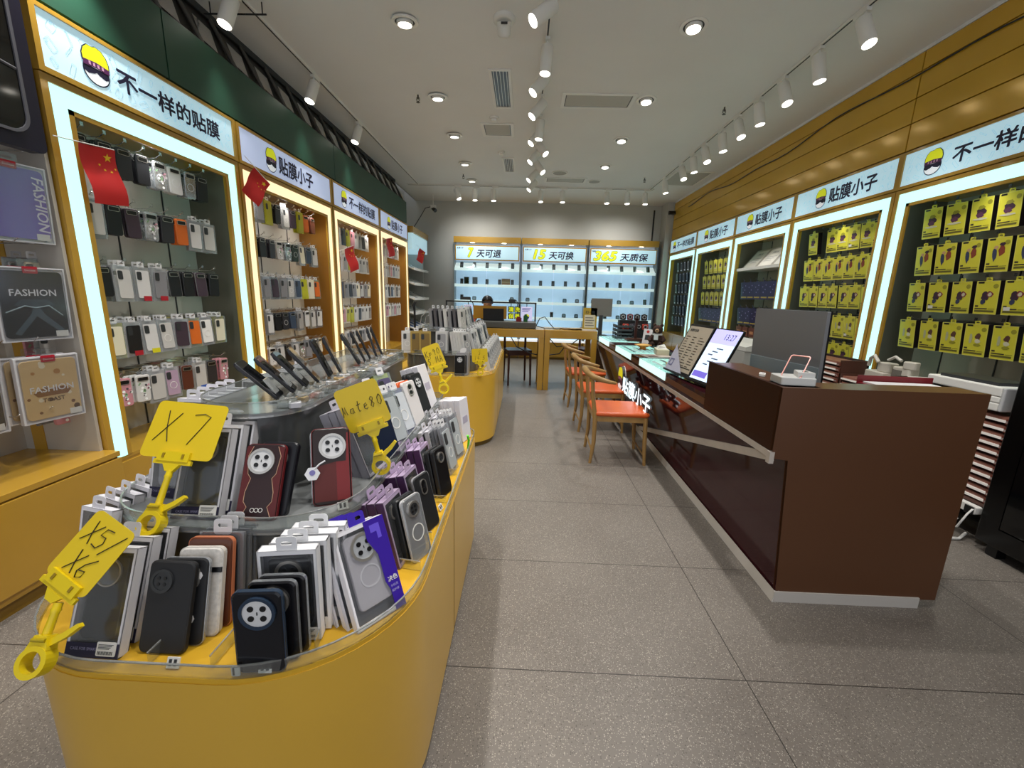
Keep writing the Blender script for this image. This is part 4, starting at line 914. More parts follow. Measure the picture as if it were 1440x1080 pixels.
KLm = Kind('clear_case_pack', 'phone case pack', simple_pack(.11, .24, .014, P('#b4c81e'), P('#5a5070', .3), film=FILM))
KLm.put(TM(-.575, 1.86, .90, 68, 22), 'lime backed clear pack against the grey riser'); KLm.put(TM(-.60, 1.86, .90, 68, 22), 'lime backed clear pack, rear one against the riser')
Kind('phone_case', 'phone case', bare_case(.10, .21, .016, P('#d9d4d2', .3), ('pill', .06), .0, .8, rim=P('#e8e4e0', .3))).put(TM(-.475, 1.90, .888, 72, 20), 'white phone case with oval camera on the second tier')
Kind('phone_case', 'phone case', bare_case(.10, .21, .014, P('#d0571e', .35), ('pill', .05), 0, .8, rim=P('#e06a28'))).put(TM(-.495, 1.895, .888, 72, 20), 'orange phone case behind the white oval-camera case')
Kind('phone_case', 'phone case', bare_case(.10, .21, .014, P('#d9d4d2', .3), ('pill', .05), 0, .8, rim=BLK)).put(TM(-.512, 1.89, .888, 72, 20), 'black-rimmed white case behind the orange case')
Kb3 = Kind('phone_case', 'phone case', bare_case(.10, .22, .022, BLKM, ('disc4', .06), 0, .78, rim=DGR, ringm=DGR))
Kb3.put(TM(-.475, 2.05, .888, 73, 20), 'black case with grey round camera on the far second tier'); Kb3.put(TM(-.50, 2.045, .888, 73, 20), 'black case behind the grey round-camera case')
row(KW, 3, -.475, 2.20, .888, 80, 18, '%s grey-white carton at the far end of the second tier', 'cartons at the far end of the second tier', .036)
# --- tabs of boxes along the left-hand side of the tiers
KLf = Kind('white_hanging_box', 'boxed phone case', window_box(.11, .235, .026, P('#f0eef4', .4), P('#55565c'), ('bar', .05), False, label=False, side=P('#efeef4', .4)))
for i in range(5): KLf.put(TM(-1.13, 1.32+.045*i, .888, -4, 8), '%s white hanging box in the left side row of the upper tier' % ORD[i], 'white boxes on the left side of the island')
for i in range(4): KLf.put(TM(-1.14, 1.65+.12*i, .888, -14, 8), '%s white hanging box farther along the left side row' % ORD[i], 'white boxes on the left side of the island')
for i in range(4): KLf.put(TM(-1.165+.004*i, .985+.042*i, .683, -20, 14), '%s white box standing on the left end of the lower tray' % ORD[i], 'white boxes on the left end of the tray')
KLf.put(TM(-1.135, .93, .683, -12, 14), 'white box standing between the yellow sign and left corner')

# --- phones on the top tier
def phone(p):
    MB().prism(rrect(.078, .165, .010, 5, 0, .0825), .0, .009, P('#232328', .25), FR, cham=.0015).obj('frame', p)
    MB().prism(rrect(.074, .161, .009, 5, 0, .0825), -.0008, .0, SCRN, FR).obj('screen', p)
    MB().prism(rrect(.074, .161, .009, 5, 0, .0825), .009, .0105, P('#141418', .2), FR).prism(rrect(.03, .05, .006, 4, -.018, .13), .0105, .013, BLK, FR).prism(circ(.008, 12, -.024, .142), .013, .015, DGR, FR).prism(circ(.008, 12, -.024, .12), .013, .015, DGR, FR).obj('back_cover', p)
def stand(p):
    MB().b2(-.03, .03, -.03, .04, 0, .004, ACRE).obj('base', p)
    MB().add([(-.025, .0, .004), (.025, .0, .004), (.025, .045, .075), (-.025, .045, .075), (-.025, .004, .004), (.025, .004, .004), (.025, .049, .075), (-.025, .049, .075)], [(0, 1, 2, 3), (7, 6, 5, 4), (0, 4, 5, 1), (2, 6, 7, 3), (0, 3, 7, 4), (1, 5, 6, 2)], ACRE).obj('back_rest', p)
    MB().b2(-.02, .02, -.022, -.016, .004, .022, ACRE).obj('lip', p)
PH = Kind('display_phone', 'phone', phone); ST = Kind('clear_phone_stand', 'phone stand', stand)
yy = [(1.32, 44, -3), (1.41, 42, 2), (1.495, 39, 0), (1.585, 37, 3), (1.69, 24, -4), (1.785, 22, 0), (2.0, 28, -2), (2.075, 23, 2), (2.15, 23, 0), (2.235, 16, 3), (2.33, 20, -2)]
for i, (y, tl, jw) in enumerate(yy):
    x = -.79
    ST.put(TM(x, y, 1.137, 111+jw), '%s nearest clear phone stand on the top tier' % ORD[i], 'clear phone stands on the top tier')
    PH.put(TM(x-.004, y, 1.152, 111+jw, tl), '%s nearest black phone leaning on the top tier' % ORD[i], 'phones leaning on the top tier')
# small clear accessory blocks on the top tier
def blk(c):
    def f(p):
        MB().prism(rrect(.035, .03, .004, 3), 0, .018, c, cham=.002).obj('box', p); MB().prism(rrect(.02, .016, .003, 3), .018, .021, SIL).obj('cap', p)
    return f
bk = [Kind('lens_protector_box', 'small box', blk(c)) for c in (ACRE, P('#c9c9cd', .3), P('#b89a68', .35), P('#d84a5a', .4))]
r2 = random.Random(5)
for i in range(34):
    y = 1.20+.036*i; x = -.712 if i % 2 else -.742
    bk[[0, 1, 0, 2, 0, 1, 0, 0, 3 if i == 24 else 0][i % 9]].put(TM(x+r2.uniform(-.01, .01), y if y > 1.24 else 1.24, 1.137, r2.uniform(-30, 30)), 'small clear protector box in the front edge row of the top tier', 'small boxes along the edge of the top tier')
# --- yellow clip signs
STK = {'X': [[(0, 0), (.62, .95)], [(.1, 1), (.3, .45), (.55, 0)]], '7': [[(0, .92), (.35, .98), (.62, .9), (.45, .5), (.2, -.05)]], '5': [[(.55, .98), (.12, .92), (.05, .58), (.4, .6), (.52, .35), (.35, .05), (0, .1)]],
 '6': [[(.55, 1), (.15, .6), (.02, .25), (.2, 0), (.45, .12), (.42, .38), (.1, .3)]], '/': [[(.6, 1.1), (0, -.1)]], 'm': [[(0, 0), (.08, .9), (.2, .2), (.32, .85), (.42, .2), (.5, .1)]], 'a': [[(.4, .5), (.1, .5), (.05, .15), (.25, .05), (.42, .45), (.45, .05)]],
 't': [[(.25, 1), (.2, .3), (.25, .02), (.4, .1)], [(.05, .65), (.45, .7)]], 'e': [[(.08, .3), (.4, .38), (.3, .6), (.1, .5), (.08, .15), (.3, .02), (.45, .15)]], '8': [[(.4, .85), (.2, 1), (.05, .8), (.4, .3), (.25, .02), (.05, .2), (.4, .8)]],
 '0': [[(.3, .98), (.08, .7), (.1, .2), (.3, .02), (.48, .3), (.45, .75), (.3, .98)]], 'K': [[(.08, 1), (.05, 0)], [(.5, .95), (.08, .5), (.5, .02)]], '9': [[(.42, .7), (.2, .95), (.08, .7), (.3, .55), (.42, .75), (.35, 0)]], 'M': [[(0, 0), (.1, 1), (.28, .3), (.45, 1), (.52, 0)]],
 'A': [[(0, 0), (.25, 1), (.5, 0)], [(.1, .38), (.42, .38)]], '.': [[(.1, .0), (.14, .04)]], 'S': [[(.45, .85), (.2, 1), (.08, .75), (.4, .4), (.3, .05), (.02, .12)]], '1': [[(.2, .98), (.18, 0)]], '4': [[(.3, 1), (.05, .35), (.5, .35)], [(.38, .6), (.36, 0)]], 'p': [[(.08, .6), (.05, -.3)], [(.08, .55), (.35, .6), (.4, .3), (.1, .2)]]}
def clip_sign(label, lines, M, w, h, stemL, cardrot=0, lh=.06):
    """local frame: card centre above the clip at the origin; +z up the stem, faces -Y; clamp hangs below"""
    t = thing('clip_sign', label, 'sign', group='yellow clip-on price signs', M=M)
    C = Matrix.Rotation(rad(cardrot), 4, 'Y')
    pl = MB().prism(rrect(w, h, .014, 4, 0, h/2-.012), 0, .0012, SYEL, C @ FR).obj('card', t)
    mb = MB()
    for li, s in enumerate(lines):
        tw = len(s)*lh*(.9 if len(s) == 2 and lh > .07 else .62); x = -tw/2; z = h*.5-.012+(len(lines)-1)*lh*.62-li*lh*1.25-lh*.45
        if len(lines) == 1: z = h*.42-lh*.4
        for ch in s:
            for st in STK[ch]: mb.tube([(x+a*lh*.85+b*lh*.12, -.0012, z+b*lh) for a, b in st], .0011, INK, 5, C)
            x += lh*(.95 if len(s) == 2 and lh > .07 else .62)
    mb.obj('handwriting', pl)
    k = MB().b2(-.042, .042, -.007, .006, -.020, .006, CYEL, C).b2(-.05, .05, -.004, .004, -.028, -.016, CYEL, C)
    for sx in (-1, 1): k.b2(sx*.026-.003, sx*.026+.003, -.009, -.006, -.012, .0, P('#9a7f10'), C)
    k.prism([(-.022, -.028), (.022, -.028), (.01, -.046), (-.01, -.046)], -.005, .005, CYEL, C @ FR); k.obj('clip', t)
    s = MB().tube([(0, 0, -.044), (0, .0, -.055), (0, 0, -.058), (0, 0, -.064), (0, 0, -stemL)], [.008, .008, .0095, .0075, .0085], CYEL, 14)
    s.obj('stem', t)
    c = MB(); z = -stemL
    MZ = Matrix.Translation((0, 0, z)) @ FR; c.prism([(-.013, .012), (.013, .012), (.022, -.014), (-.022, -.014)], -.012, .012, CYEL, MZ); c.ring(circ(.030, 24, 0, -.036), circ(.020, 24, 0, -.036), -.013, .013, CYEL, MZ)
    c.prism([(.012, .004), (.018, -.008), (.046, .010), (.066, .030), (.060, .036), (.036, .018)], -.006, .006, CYEL, Matrix.Translation((0, 0, z)) @ FR)
    c.tube([(-.014, -.013, z+.004), (.014, -.013, z+.004)], .004, P('#b09a12', .4), 8).obj('clamp', t)
clip_sign('big yellow clip sign handwritten X7 on the second tier', ['X7'], TM(-.915, 1.02, 1.06, 2, 33, 2), .195, .155, .14, 2, .085)
clip_sign('yellow clip sign handwritten X5/X6 at the front left corner', ['X5/', 'X6'], TM(-.965, .762, .872, 2, 32, 2), .116, .150, .115, 27, .048)
clip_sign('yellow clip sign handwritten mate80 beside the stacked cases', ['mate80'], TM(-.488, 1.285, 1.078, 14, 4, -12), .138, .148, .11, -8, .036)
clip_sign('yellow clip sign with two scribbled lines at the island far end', ['Kp90', 'S.MA'], TM(-.475, 2.3, 1.10, 10, 0, -14), .10, .135, .10, -8, .036)
clip_sign('small yellow clip sign on the farther island', ['S', '14.5'], TM(-.405, 3.93, .875, 4, 0, -3), .15, .13, .075, 0, .04)

# ------------------------------------------------------------ goods on the farther island
KQ = [Kind('phone_case_box', 'boxed phone case', simple_pack(.115, .22, .028, P(a, .4), P(b, .35), magm=m, film=None)) for a, b, m in (('#c9c8c6', '#9a9a9c', WHT), ('#8f8e90', '#2a2a2e', None), ('#d8d6d2', '#c2bfba', WHT), ('#a58a40', '#7a6020', None), ('#5f5c60', '#1f1f22', None))]
KI = Kind('phone_case', 'phone case', bare_case(.10, .20, .018, P('#d6d3d0', .3), ('ringdark', .075), 0, .78)); KI2 = Kind('phone_case', 'phone case', bare_case(.10, .20, .018, BLK, ('disc4', .06), 0, .78, rim=SIL, ringm=DGR))
g2 = 'boxes on the farther island'
for j, (x, k0, k1) in enumerate([(-.86, KI, KQ[4]), (-.60, KI2, KQ[1])]):
    k0.put(TM(x, 3.93, .723, 2, 5), ['white case with dark round camera at the front of the farther island', 'black case with silver rim at the front of the farther island'][j])
    for i in range(4): k1.put(TM(x+.02, 3.96+.035*i, .723, 2, 5), '%s box behind the %s case on the farther island' % (ORD[i], ['white', 'black'][j]), g2)
for i, x in enumerate([-1.16, -1.07, -.98]): KQ[[2, 3, 3][i]].put(TM(x, 4.14, .903, 12, 8), ['pale box at the left corner of the farther island tier', 'yellowish box on the farther island tier', 'second yellowish box on the farther island tier'][i], g2)
for i in range(3): KQ[0].put(TM(-.82, 4.15+.035*i, .903, 0, 4), '%s silver windowed box in the middle of the farther tier' % ORD[i], g2)
for i in range(5): KQ[2 if i else 0].put(TM(-.555-.028*i, 4.20+.012*i, .903, 62, 10), '%s pale box in the leaning row on the farther tier' % ORD[i], g2)
for i in range(7): KQ[[1, 4, 1, 2, 1, 4, 2][i]].put(TM(-.93+.05*i, 4.42, 1.123, 68, 6), '%s box in the top row of the farther island' % ORD[i], g2)
for j in range(8):
    for i in range(2): KQ[(j*3+i*2) % 3].put(TM(-.31-.035*i, 4.32+.22*j, .723, 74, 16), '%s stack box, %s, on the right tray of the farther island' % (ORD[j], ['front', 'rear'][i]), g2)
for j in range(7):
    for i in range(2): KQ[(j*2+i) % 3].put(TM(-.49-.035*i, 4.45+.22*j, .903, 74, 16), '%s stack box, %s, on the right tier of the farther island' % (ORD[j], ['front', 'rear'][i]), g2)
for j in range(5): KQ[j % 3].put(TM(-.66, 4.62+.2*j, 1.123, 74, 12), '%s box along the top right of the farther island' % ORD[j], g2)
# thin black gooseneck and wires on the farther island
tag(MB().tube([(-1.2, 4.6, .9), (-1.2, 4.6, 1.3), (-1.21, 4.6, 1.36), (-1.19, 4.6, 1.40)], [.012, .012, .018, .014], BLK, 8).obj('black_rod_stand'), 'thin black rod standing at the left of the farther island', 'rod')
w = MB()
for k in range(3): w.tube([(-1.12+.05*k, 4.5, 1.12), (-1.10+.05*k, 4.5, 1.25), (-1.03+.05*k, 4.5, 1.31-.03*k), (-.97+.05*k, 4.5, 1.30)], .004, CHROME, 6)
tag(w.obj('wire_hook_rack'), 'bent silver wires at the left top of the farther island', 'wire rack')
# ------------------------------------------------------------ near left: base cabinet, tablet cases, dark poster
t = thing('base_cabinet', 'low yellow laminate cabinet standing under the tablet cases at the left edge', 'cabinet', (-2.27, .1, 0))
MB().b2(-.595, -.012, 0, 2.06, .07, .545, YEL).b2(-.6, -.03, 0, 2.06, 0, .07, P('#7a5c14')).obj('carcass', t)
MB().b2(-.598, .004, -.002, 2.065, .545, .575, YEL).obj('top', t, bevel=.002)
for i in range(3): MB().b2(-.012, .006, .69*i+.005, .69*(i+1)-.003, .11, .535, YEL).obj('door', t, bevel=.002)
t = thing('display_unit', 'grey metal display back wall behind the tablet cases at the left edge', 'display unit', (-2.78, .1, 0))
MB().b2(-.03, 0, 0, 2.06, .575, 2.9, BACKP).obj('back_panel', t); MB().b2(-.02, .03, .9, .93, .575, 2.7, DGR).b2(-.02, .03, 1.5, 1.53, .575, 2.7, DGR).obj('slot_rail', t)
MB().b2(.0, .42, 2.045, 2.062, .575, 2.5, BACKP).b2(.05, .12, 2.04, 2.045, .575, 2.2, YEL).obj('side_panel', t)  # yellow strip is a reflection put in as colour on the grey panel
hm = None
for z in (2.08, 1.66, 1.20, .85, 2.42):
    MB().b2(.002, .02, 0, 2.03, z+.02, z+.05, SIL).obj('hook_bar', t)
    for y in (1.45, 1.72, 1.86, 1.98):
        h = MB().tube([(.01, 0, .03), (.40, 0, .03), (.42, 0, .045)], .003, CHROME, 6).obj('hook', t) if hm is None else hm.copy()
        if hm is None: hm = h
        else: COL.objects.link(h)
        h.location = (0, y, z-.01)
def tablet(face, tab, w=.27, h=.35, art=None):
    def f(p):
        MB().b2(-w/2, w/2, .004, .022, 0, h, P('#c4c2c6', .4)).ring(rrect(w, h, .004, 2, 0, h/2), rrect(w-.014, h-.014, .004, 2, 0, h/2), -.001, .004, P('#d6d6da', .3), FR).obj('pack', p)
        k = MB().prism(rrect(w-.03, h-.035, .02, 4, .0, h/2), -.0035, .004, face, FR, cham=.001)
        if art: art(k, w, h)
        k.obj('tablet_case', p)
        MB().prism(rrect(.055, .032, .004, 3, 0, h-.012), -.007, -.0036, P('#b4142c', .35), FR).text('Domose', 0, h-.018, .008, WHT, FR, d=-.0075, anchor='c').obj('brand_tag', p)
        mb = MB()
        if tab == 'v': mb.text('FASHION', 0, 0, .042, P('#ece8f4', .4), FR @ Matrix.Translation((w*.28, h*.86, 0)) @ Matrix.Rotation(rad(-90), 4, 'Z'), bold=.02, shear=.15, d=-.005)
        else: mb.text('FASHION', 0, h*(.62 if tab == 'h' else .46), .03, P('#e8e8ea', .4), FR, bold=.02, d=-.005, anchor='c')
        mb.obj('lettering', p); MB().box((w*.33, -.004, .03), (.05, .001, .03), WHT).obj('price_label', p)
        hang_tab(p, w, h, PVC, tw=.08, th=.03)
        MB().b2(-w/2+.005, w/2-.005, -.0095, -.009, .005, h-.005, PVC).obj('window', p)
    return f
def tart(k, w, h):
    k.prism([(-.09, .04), (-.02, .13), (0, .2), (.03, .13), (.10, .05), (.08, .04), (0, .12), (-.07, .03)], -.0042, -.0035, P('#53626a', .3), FR); k.prism([(-.05, .2), (.05, .2), (.08, .17), (-.08, .17)], -.0042, -.0035, P('#3c4a50', .3), FR)
    k.tube([(-.11, -.005, .14), (-.04, -.006, .17), (0, -.006, .16), (.05, -.006, .17), (.10, -.005, .12)], .003, P('#9fb3b8', .3), 5)
def cart(k, w, h):
    r = random.Random(2)
    for i in range(14): k.prism(circ(r.uniform(.005, .014), 8, r.uniform(-.1, .1), r.uniform(.04, .3)), -.0042, -.0035, P(r.choice(['#5a3a22', '#7a5030', '#b8844a', '#e8dcc0']), .5), FR)
    k.prism([(-.06, .13), (.06, .13), (.075, .15), (.05, .17), (-.05, .17), (-.075, .15)], -.0044, -.0036, P('#8a5a30', .5), FR).text('TOAST', 0, .10, .02, P('#4a2a18', .5), FR, bold=.02, d=-.0046, anchor='c')
T1 = Kind('tablet_case_pack', 'tablet case', tablet(P('#8068c0', .3), 'v')); T2 = Kind('tablet_case_pack', 'tablet case', tablet(P('#26292a', .3), 'h', art=tart)); T3 = Kind('tablet_case_pack', 'tablet case', tablet(P('#d8b884', .4), 'm', w=.25, h=.33, art=cart))
for k, z, w, nm in ((T1, 1.68, .27, 'purple tablet case with sideways FASHION lettering'), (T2, 1.215, .27, 'black tablet case with white FASHION lettering'), (T3, .81, .25, 'cream patterned tablet case with FASHION and TOAST lettering')):
    k.put(TM(-2.38, 1.985, z, 80, -3), nm+', front at the left edge'); k.put(TM(-2.44, 1.975, z, 80, -3), nm.split(' with')[0]+' directly behind the front one', 'rear tablet cases')
for z in (.81, 1.215, 1.68): T2.put(TM(-2.40, 1.66, z, 84, -3), 'tablet case pack at the left image edge, %s row' % {.81: 'lower', 1.215: 'middle', 1.68: 'upper'}[z])
gk = [K1(pa(PG, G)), K1(pa(CR, BR)), K1(pa(PG, W_)), K1(cs(PK, 'floral'))]
for i, (y, z) in enumerate(((2.125, 1.72), (2.125, 1.40), (2.12, 1.05), (2.12, .74), (2.06, 2.13), (1.98, 2.15), (2.125, 1.25))):
    for d in range(2): gk[(i+d) % 4].put(TM(-2.50-.08*d, y, z, 86), 'small pack between the tablet cases and the lit post, %s from %s' % (ORD[i], ['front', 'behind'][d]), 'packs beside the tablet cases')
t = thing('dark_display_board', 'large dark board shaped like a phone at the top left corner', 'display board', (-2.30, 1.25, 2.09))
MB().prism(rrect(.86, 1.0, .03, 4, .43, .5), 0, .05, P('#1d1b30', .3), FR).obj('board', t).rotation_euler = (0, 0, rad(90))
MB().prism(rrect(.74, .9, .07, 6, .42, .52), -.006, 0, SCRN, FR).obj('screen', t).rotation_euler = (0, 0, rad(90))
MB().ring(rrect(.76, .92, .08, 6, .42, .52), rrect(.735, .895, .07, 6, .42, .52), -.012, -.004, P('#6a6a72', .35), FR).tube([(.1, -.01, .38), (.55, -.01, .36), (.78, -.01, .33)], .006, P('#5a5a60'), 6).obj('outline', t).rotation_euler = (0, 0, rad(90))

# ------------------------------------------------------------ white magazine rack past the left units
t = thing('magazine_rack', 'white slanted-shelf rack with yellow top past the left units', 'rack', (-2.25, 8.62, 0))
D = -.5
MB().b2(D, 0, 0, 1.34, 2.66, 2.78, YEL).obj('top_band', t); MB().b2(D, -.02, 0, 1.3, 2.35, 2.65, PANEL).obj('light_panel', t)
MB().b2(D, D+.03, 0, 1.34, .7, 2.66, P('#c9cac6')).b2(D, -.12, 1.3, 1.33, .7, 2.66, P('#bfc0bc')).obj('back_panel', t); MB().b2(D, 0, 0, 1.34, .05, .7, YEL).obj('base_cabinet', t)
s0 = None
for z in (2.02, 1.72, 1.42, 1.12, .82):
    s = MB().add([(D, 0, .14), (0, 0, -.06), (0, 1.3, -.06), (D, 1.3, .14), (D, 0, .12), (0, 0, -.08), (0, 1.3, -.08), (D, 1.3, .12)], [(0, 1, 2, 3), (4, 5, 6, 7), (0, 1, 5, 4), (1, 2, 6, 5), (2, 3, 7, 6)], WHT).b2(-.01, .008, 0, 1.3, -.08, -.03, WHT).obj('shelf', t) if s0 is None else s0.copy()
    if s0 is None: s0 = s
    else: COL.objects.link(s)
    s.location = (0, 0, z)
fl = [Kind('flat_pack', 'film pack', lambda p, c=c: (MB().b2(-.11, .11, 0, .006, 0, .3, P('#d9dad8', .4)).obj('card', p), MB().b2(-.08, .08, -.003, 0, .03, .25, P(c, .35)).obj('insert', p), MB().b2(-.09, -.02, -.004, 0, .255, .285, DGR).obj('print', p))) for c in ('#b9bfc2', '#8a9098', '#2c4c8c', '#e2e2de')]
for ri, z in enumerate((2.02, 1.72, 1.42, 1.12, .82)):
    for ci in range(4): fl[(2 if ri == 4 and ci < 3 else (ri+ci) % 2 if ci % 2 else 3)].put(TM(-2.29, 8.80+.31*ci, z-.045, 90, 66), '%s flat pack on the %s shelf of the white rack' % (ORD[ci], ORD[ri]), 'flat packs on the white rack')

# ------------------------------------------------------------ back display cabinet
SHB = mat('shelf_blue_white', '#b4c6d8', .5, emit=.38, ecol='#a9c0dc'); SHW = mat('shelf_white', '#eef2f4', .4, emit=.6)  # cabinet's blue-white glow put into panel and shelves as emission
bx = [-1.68, -.11, 1.43, 3.03]; F = 9.98
DP = Kind('display_phone_small', 'phone', lambda p: (MB().prism(rrect(.075, .15, .01, 2, 0, .075), 0, .012, P('#3c4248', .3), FR).prism(rrect(.035, .05, .008, 2, -.012, .115), -.003, 0, BLK, FR).obj('phone', p), MB().b2(-.04, .04, -.01, .05, -.004, 0, SHW).obj('stand', p)))
DW = Kind('display_gadget_small', 'gadget', lambda p: (MB().prism(rrect(.09, .09, .02, 3, 0, .07), 0, .02, P('#2a2c30', .3), FR).obj('body', p), MB().prism(rrect(.06, .055, .012, 3, 0, .07), -.002, 0, P('#8fa0ac', .2), FR).obj('screen', p), MB().b2(-.05, -.035, 0, .04, 0, .04, SIL).b2(.035, .05, 0, .04, 0, .04, SIL).obj('stand', p)))
for i in range(3):
    x0, x1 = bx[i]+.01, bx[i+1]-.01; W = x1-x0
    t = thing('glass_display_cabinet', '%s bay of the lit glass display cabinet on the back wall' % ['left', 'middle', 'right'][i], 'cabinet', (x0, F, 0), 0, 'glass display cabinet bays')
    MB().b2(0, W, 0, .32, 2.655, 2.785, YEL).obj('top_band', t, bevel=.004)
    MB().b2(0, W, .30, .32, .45, 2.66, SHB).obj('back_panel', t)
    MB().b2(0, .012, .02, .30, .45, 2.66, P('#5f6a6c', .3)).b2(W-.012, W, .02, .30, .45, 2.66, P('#5f6a6c', .3)).obj('side_frame', t)
    MB().b2(0, W, .02, .32, .05, .42, YEL).b2(0, W, .04, .32, 0, .05, P('#6d5212')).obj('base_cabinet', t)
    for q in range(2): MB().b2(W/2*q+.006, W/2*(q+1)-.006, .008, .02, .07, .40, YEL).obj('door', t)
    MB().b2(0, W, 0, .3, .42, .47, SHW).obj('ledge', t)
    MB().b2(.03, W-.03, .015, .025, 2.265, 2.60, YEL).obj('sign_frame', t)
    sg = MB().b2(.055, W-.055, .004, .016, 2.29, 2.575, PANEL).obj('sign_panel', t)
    num, rest = [('7', '天可退'), ('15', '天可换'), ('365', '天质保')][i]; nw = [.11, .27, .52][i]; nx = [.34, .28, .12][i]
    mb = MB(); nh = .195; mb.text(num, nx, 2.335, nh, P('#5f7d18', .5), FR, bold=.10, shear=.2, d=.003, w=nw); mb.text(num, nx, 2.335, nh, LOGY, FR, bold=.06, shear=.2, d=.0015, w=nw)
    mb.text(rest, nx+nw+.08, 2.335, .165, NAVY, FR, bold=.03, shear=.15, d=.002, w=.56 if i < 2 else .62); mb.text('贴膜小子', .08, 2.515, .035, NAVY, FR, bold=.02, d=.002); mb.obj('lettering', sg)
    for q, z in enumerate((2.06, 1.70, 1.33, .98, .70)):
        s = MB()
        if q == 0: s.add([(.012, .28, z+.16), (W-.012, .28, z+.16), (W-.012, .04, z), (.012, .04, z)], [(0, 1, 2, 3)], SHW).b2(.012, W-.012, .02, .05, z-.03, z+.03, SHW)
        else: s.b2(.012, W-.012, .04, .30, z-.02, z, SHW).b2(.012, W-.012, .03, .045, z-.035, z+.03, SHW)
        s.obj('shelf', t)
        if q < 4:
            for c in range(5):
                if q > 1 and (c+q+i) % 5 == 0 or (q == 3 and i == 0): continue
                k = (DP if q < 2 or (c+i) % 3 == 0 else DW); nm = 'phone' if k is DP else 'gadget'
                k.put(TM(x0+W*(c+.6)/5.2, F+.045 if q == 0 else F+.08, z+.032 if q == 0 else z+.005, 0, 25 if q == 0 else 12), 'small %s %s on the %s shelf, %s bay of the back cabinet' % (nm, ORD[c], ['top', 'second', 'third', 'fourth'][q], ['left', 'middle', 'right'][i]), 'display pieces in the back cabinet')
    g = MB().b2(.02, W/2-.004, .002, .006, .48, 2.24, GLASS).b2(W/2+.004, W-.02, .006, .010, .48, 2.24, GLASS).obj('glass_door', t)
    for q in (0, W-.02): MB().b2(q, q+.02, -.004, .012, .47, 2.25, P('#8c9896', .3)).obj('door_rail', t)
    for q in (.28, .75):
        l = MB().prism(circ(.05, 14, W*q, -.04+.06, .025), 2.648, 2.654, LAMP); l.obj('cabinet_lamp', t); spot('cabinet_beam', (x0+W*q, F+.04, 2.2), (x0+W*q, F+.12, 1.2), 5, 120, .9)
for q in range(2):
    t = thing('propped_tablet', '%s of two dark tablets propped on the second shelf of the back cabinet' % ['left', 'right'][q], 'tablet', (-1.38+.2*q, F+.1, 1.71)); MB().prism(rrect(.12, .18, .008, 2, 0, .09), 0, .01, P('#20242a', .3), FR).obj('body', t); MB().prism(rrect(.10, .15, .005, 2, 0, .09), -.002, 0, SCRN, FR).obj('screen', t)
tag(MB().b2(-.55, -.35, F+.07, F+.2, 1.71, 1.87, P('#a87a48', .5)).b2(-.55, -.35, F+.068, F+.07, 1.78, 1.80, P('#d8b880')).obj('wooden_box'), 'small tan wooden box on the second shelf, left bay of the back cabinet', 'box')

# ------------------------------------------------------------ service tables at the back
def table(x0, x1, y0, y1, label):
    t = thing('service_table', label, 'table', ((x0+x1)/2, (y0+y1)/2, 0), group=None); w = (x1-x0)/2; d = (y1-y0)/2
    MB().b2(-w, w, -d, d, .845, .975, YEL).obj('tabletop', t, bevel=.003)
    for a in (-1, 1):
        for b in (-1, 1): MB().b2(a*w, a*(w-.085), b*d, b*(d-.085), 0, .845, YEL).obj('leg', t, bevel=.002)
table(-1.42, .335, 6.62, 7.32, 'long yellow service table left of the middle, with posters above'); table(.345, 1.17, 6.62, 7.32, 'shorter yellow service table right of the middle joint')
t = thing('desk_rack', 'dark metal rail frame holding posters on the left service table', 'rack', (0, 7.1, .976))
f = MB()
for x in (-1.32, .18): f.b2(x, x+.025, -.012, .012, 0, .41, DGR)
f.b2(-1.32, .205, -.012, .012, .385, .41, DGR); f.obj('frame', t)
MB().b2(-.76, .2, -.42, .10, .012, .10, P('#5a5b58', .45)).b2(-.74, .18, -.425, -.42, .03, .085, P('#4c4d4a')).obj('drawer_box', t)
def poster(x0, x1, z0, z1, label, m, drawf):
    t = thing('hanging_poster', label, 'poster', ((x0+x1)/2, 7.06, z0), group=None); w = x1-x0; h = z1-z0
    MB().b2(-w/2, w/2, 0, .01, 0, h, m).obj('board', t); mb = MB(); drawf(mb, w, h); mb.obj('lettering', t) if mb.v else None
    MB().b2(-.006, .006, 0, .01, h, h+.05, BLK).obj('clip', t)
def lil(mb, w, h):
    for q in range(3): mb.b2(-w*.4, w*.36-.02*q, -.002, 0, h*(.86-.1*q), h*(.9-.1*q), P('#4a3a98'))
    mb.prism(circ(w*.24, 16, 0, h*.34, h*.14), -.002, 0, LOGY, FR); mb.prism([(-w*.26, h*.3), (w*.26, h*.3), (w*.16, h*.12), (-w*.16, h*.12)], -.003, 0, NAVY, FR)
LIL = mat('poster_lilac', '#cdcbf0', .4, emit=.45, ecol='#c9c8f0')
poster(-.05, .14, 1.085, 1.315, 'lilac poster at the right end of the rail frame', LIL, lil); poster(-1.0, -.87, 1.10, 1.325, 'lilac poster at the left of the rail frame', LIL, lil)
poster(-.85, -.29, 1.10, 1.315, 'plain amber board hanging from the rail frame', P('#a87b14', .35), lambda mb, w, h: None)
for i, ch in enumerate('清洗保养'):
    x = -.265+.105*(i % 2); z = 1.215-.11*(i//2)
    poster(x, x+.095, z, z+.10, 'black square card with yellow character, %s of four' % ['upper left', 'upper right', 'lower left', 'lower right'][i], BLK, lambda mb, w, h: mb.text(ch, -w*.38, h*.12, h*.76, LOGY, FR, bold=.04, d=-.002))
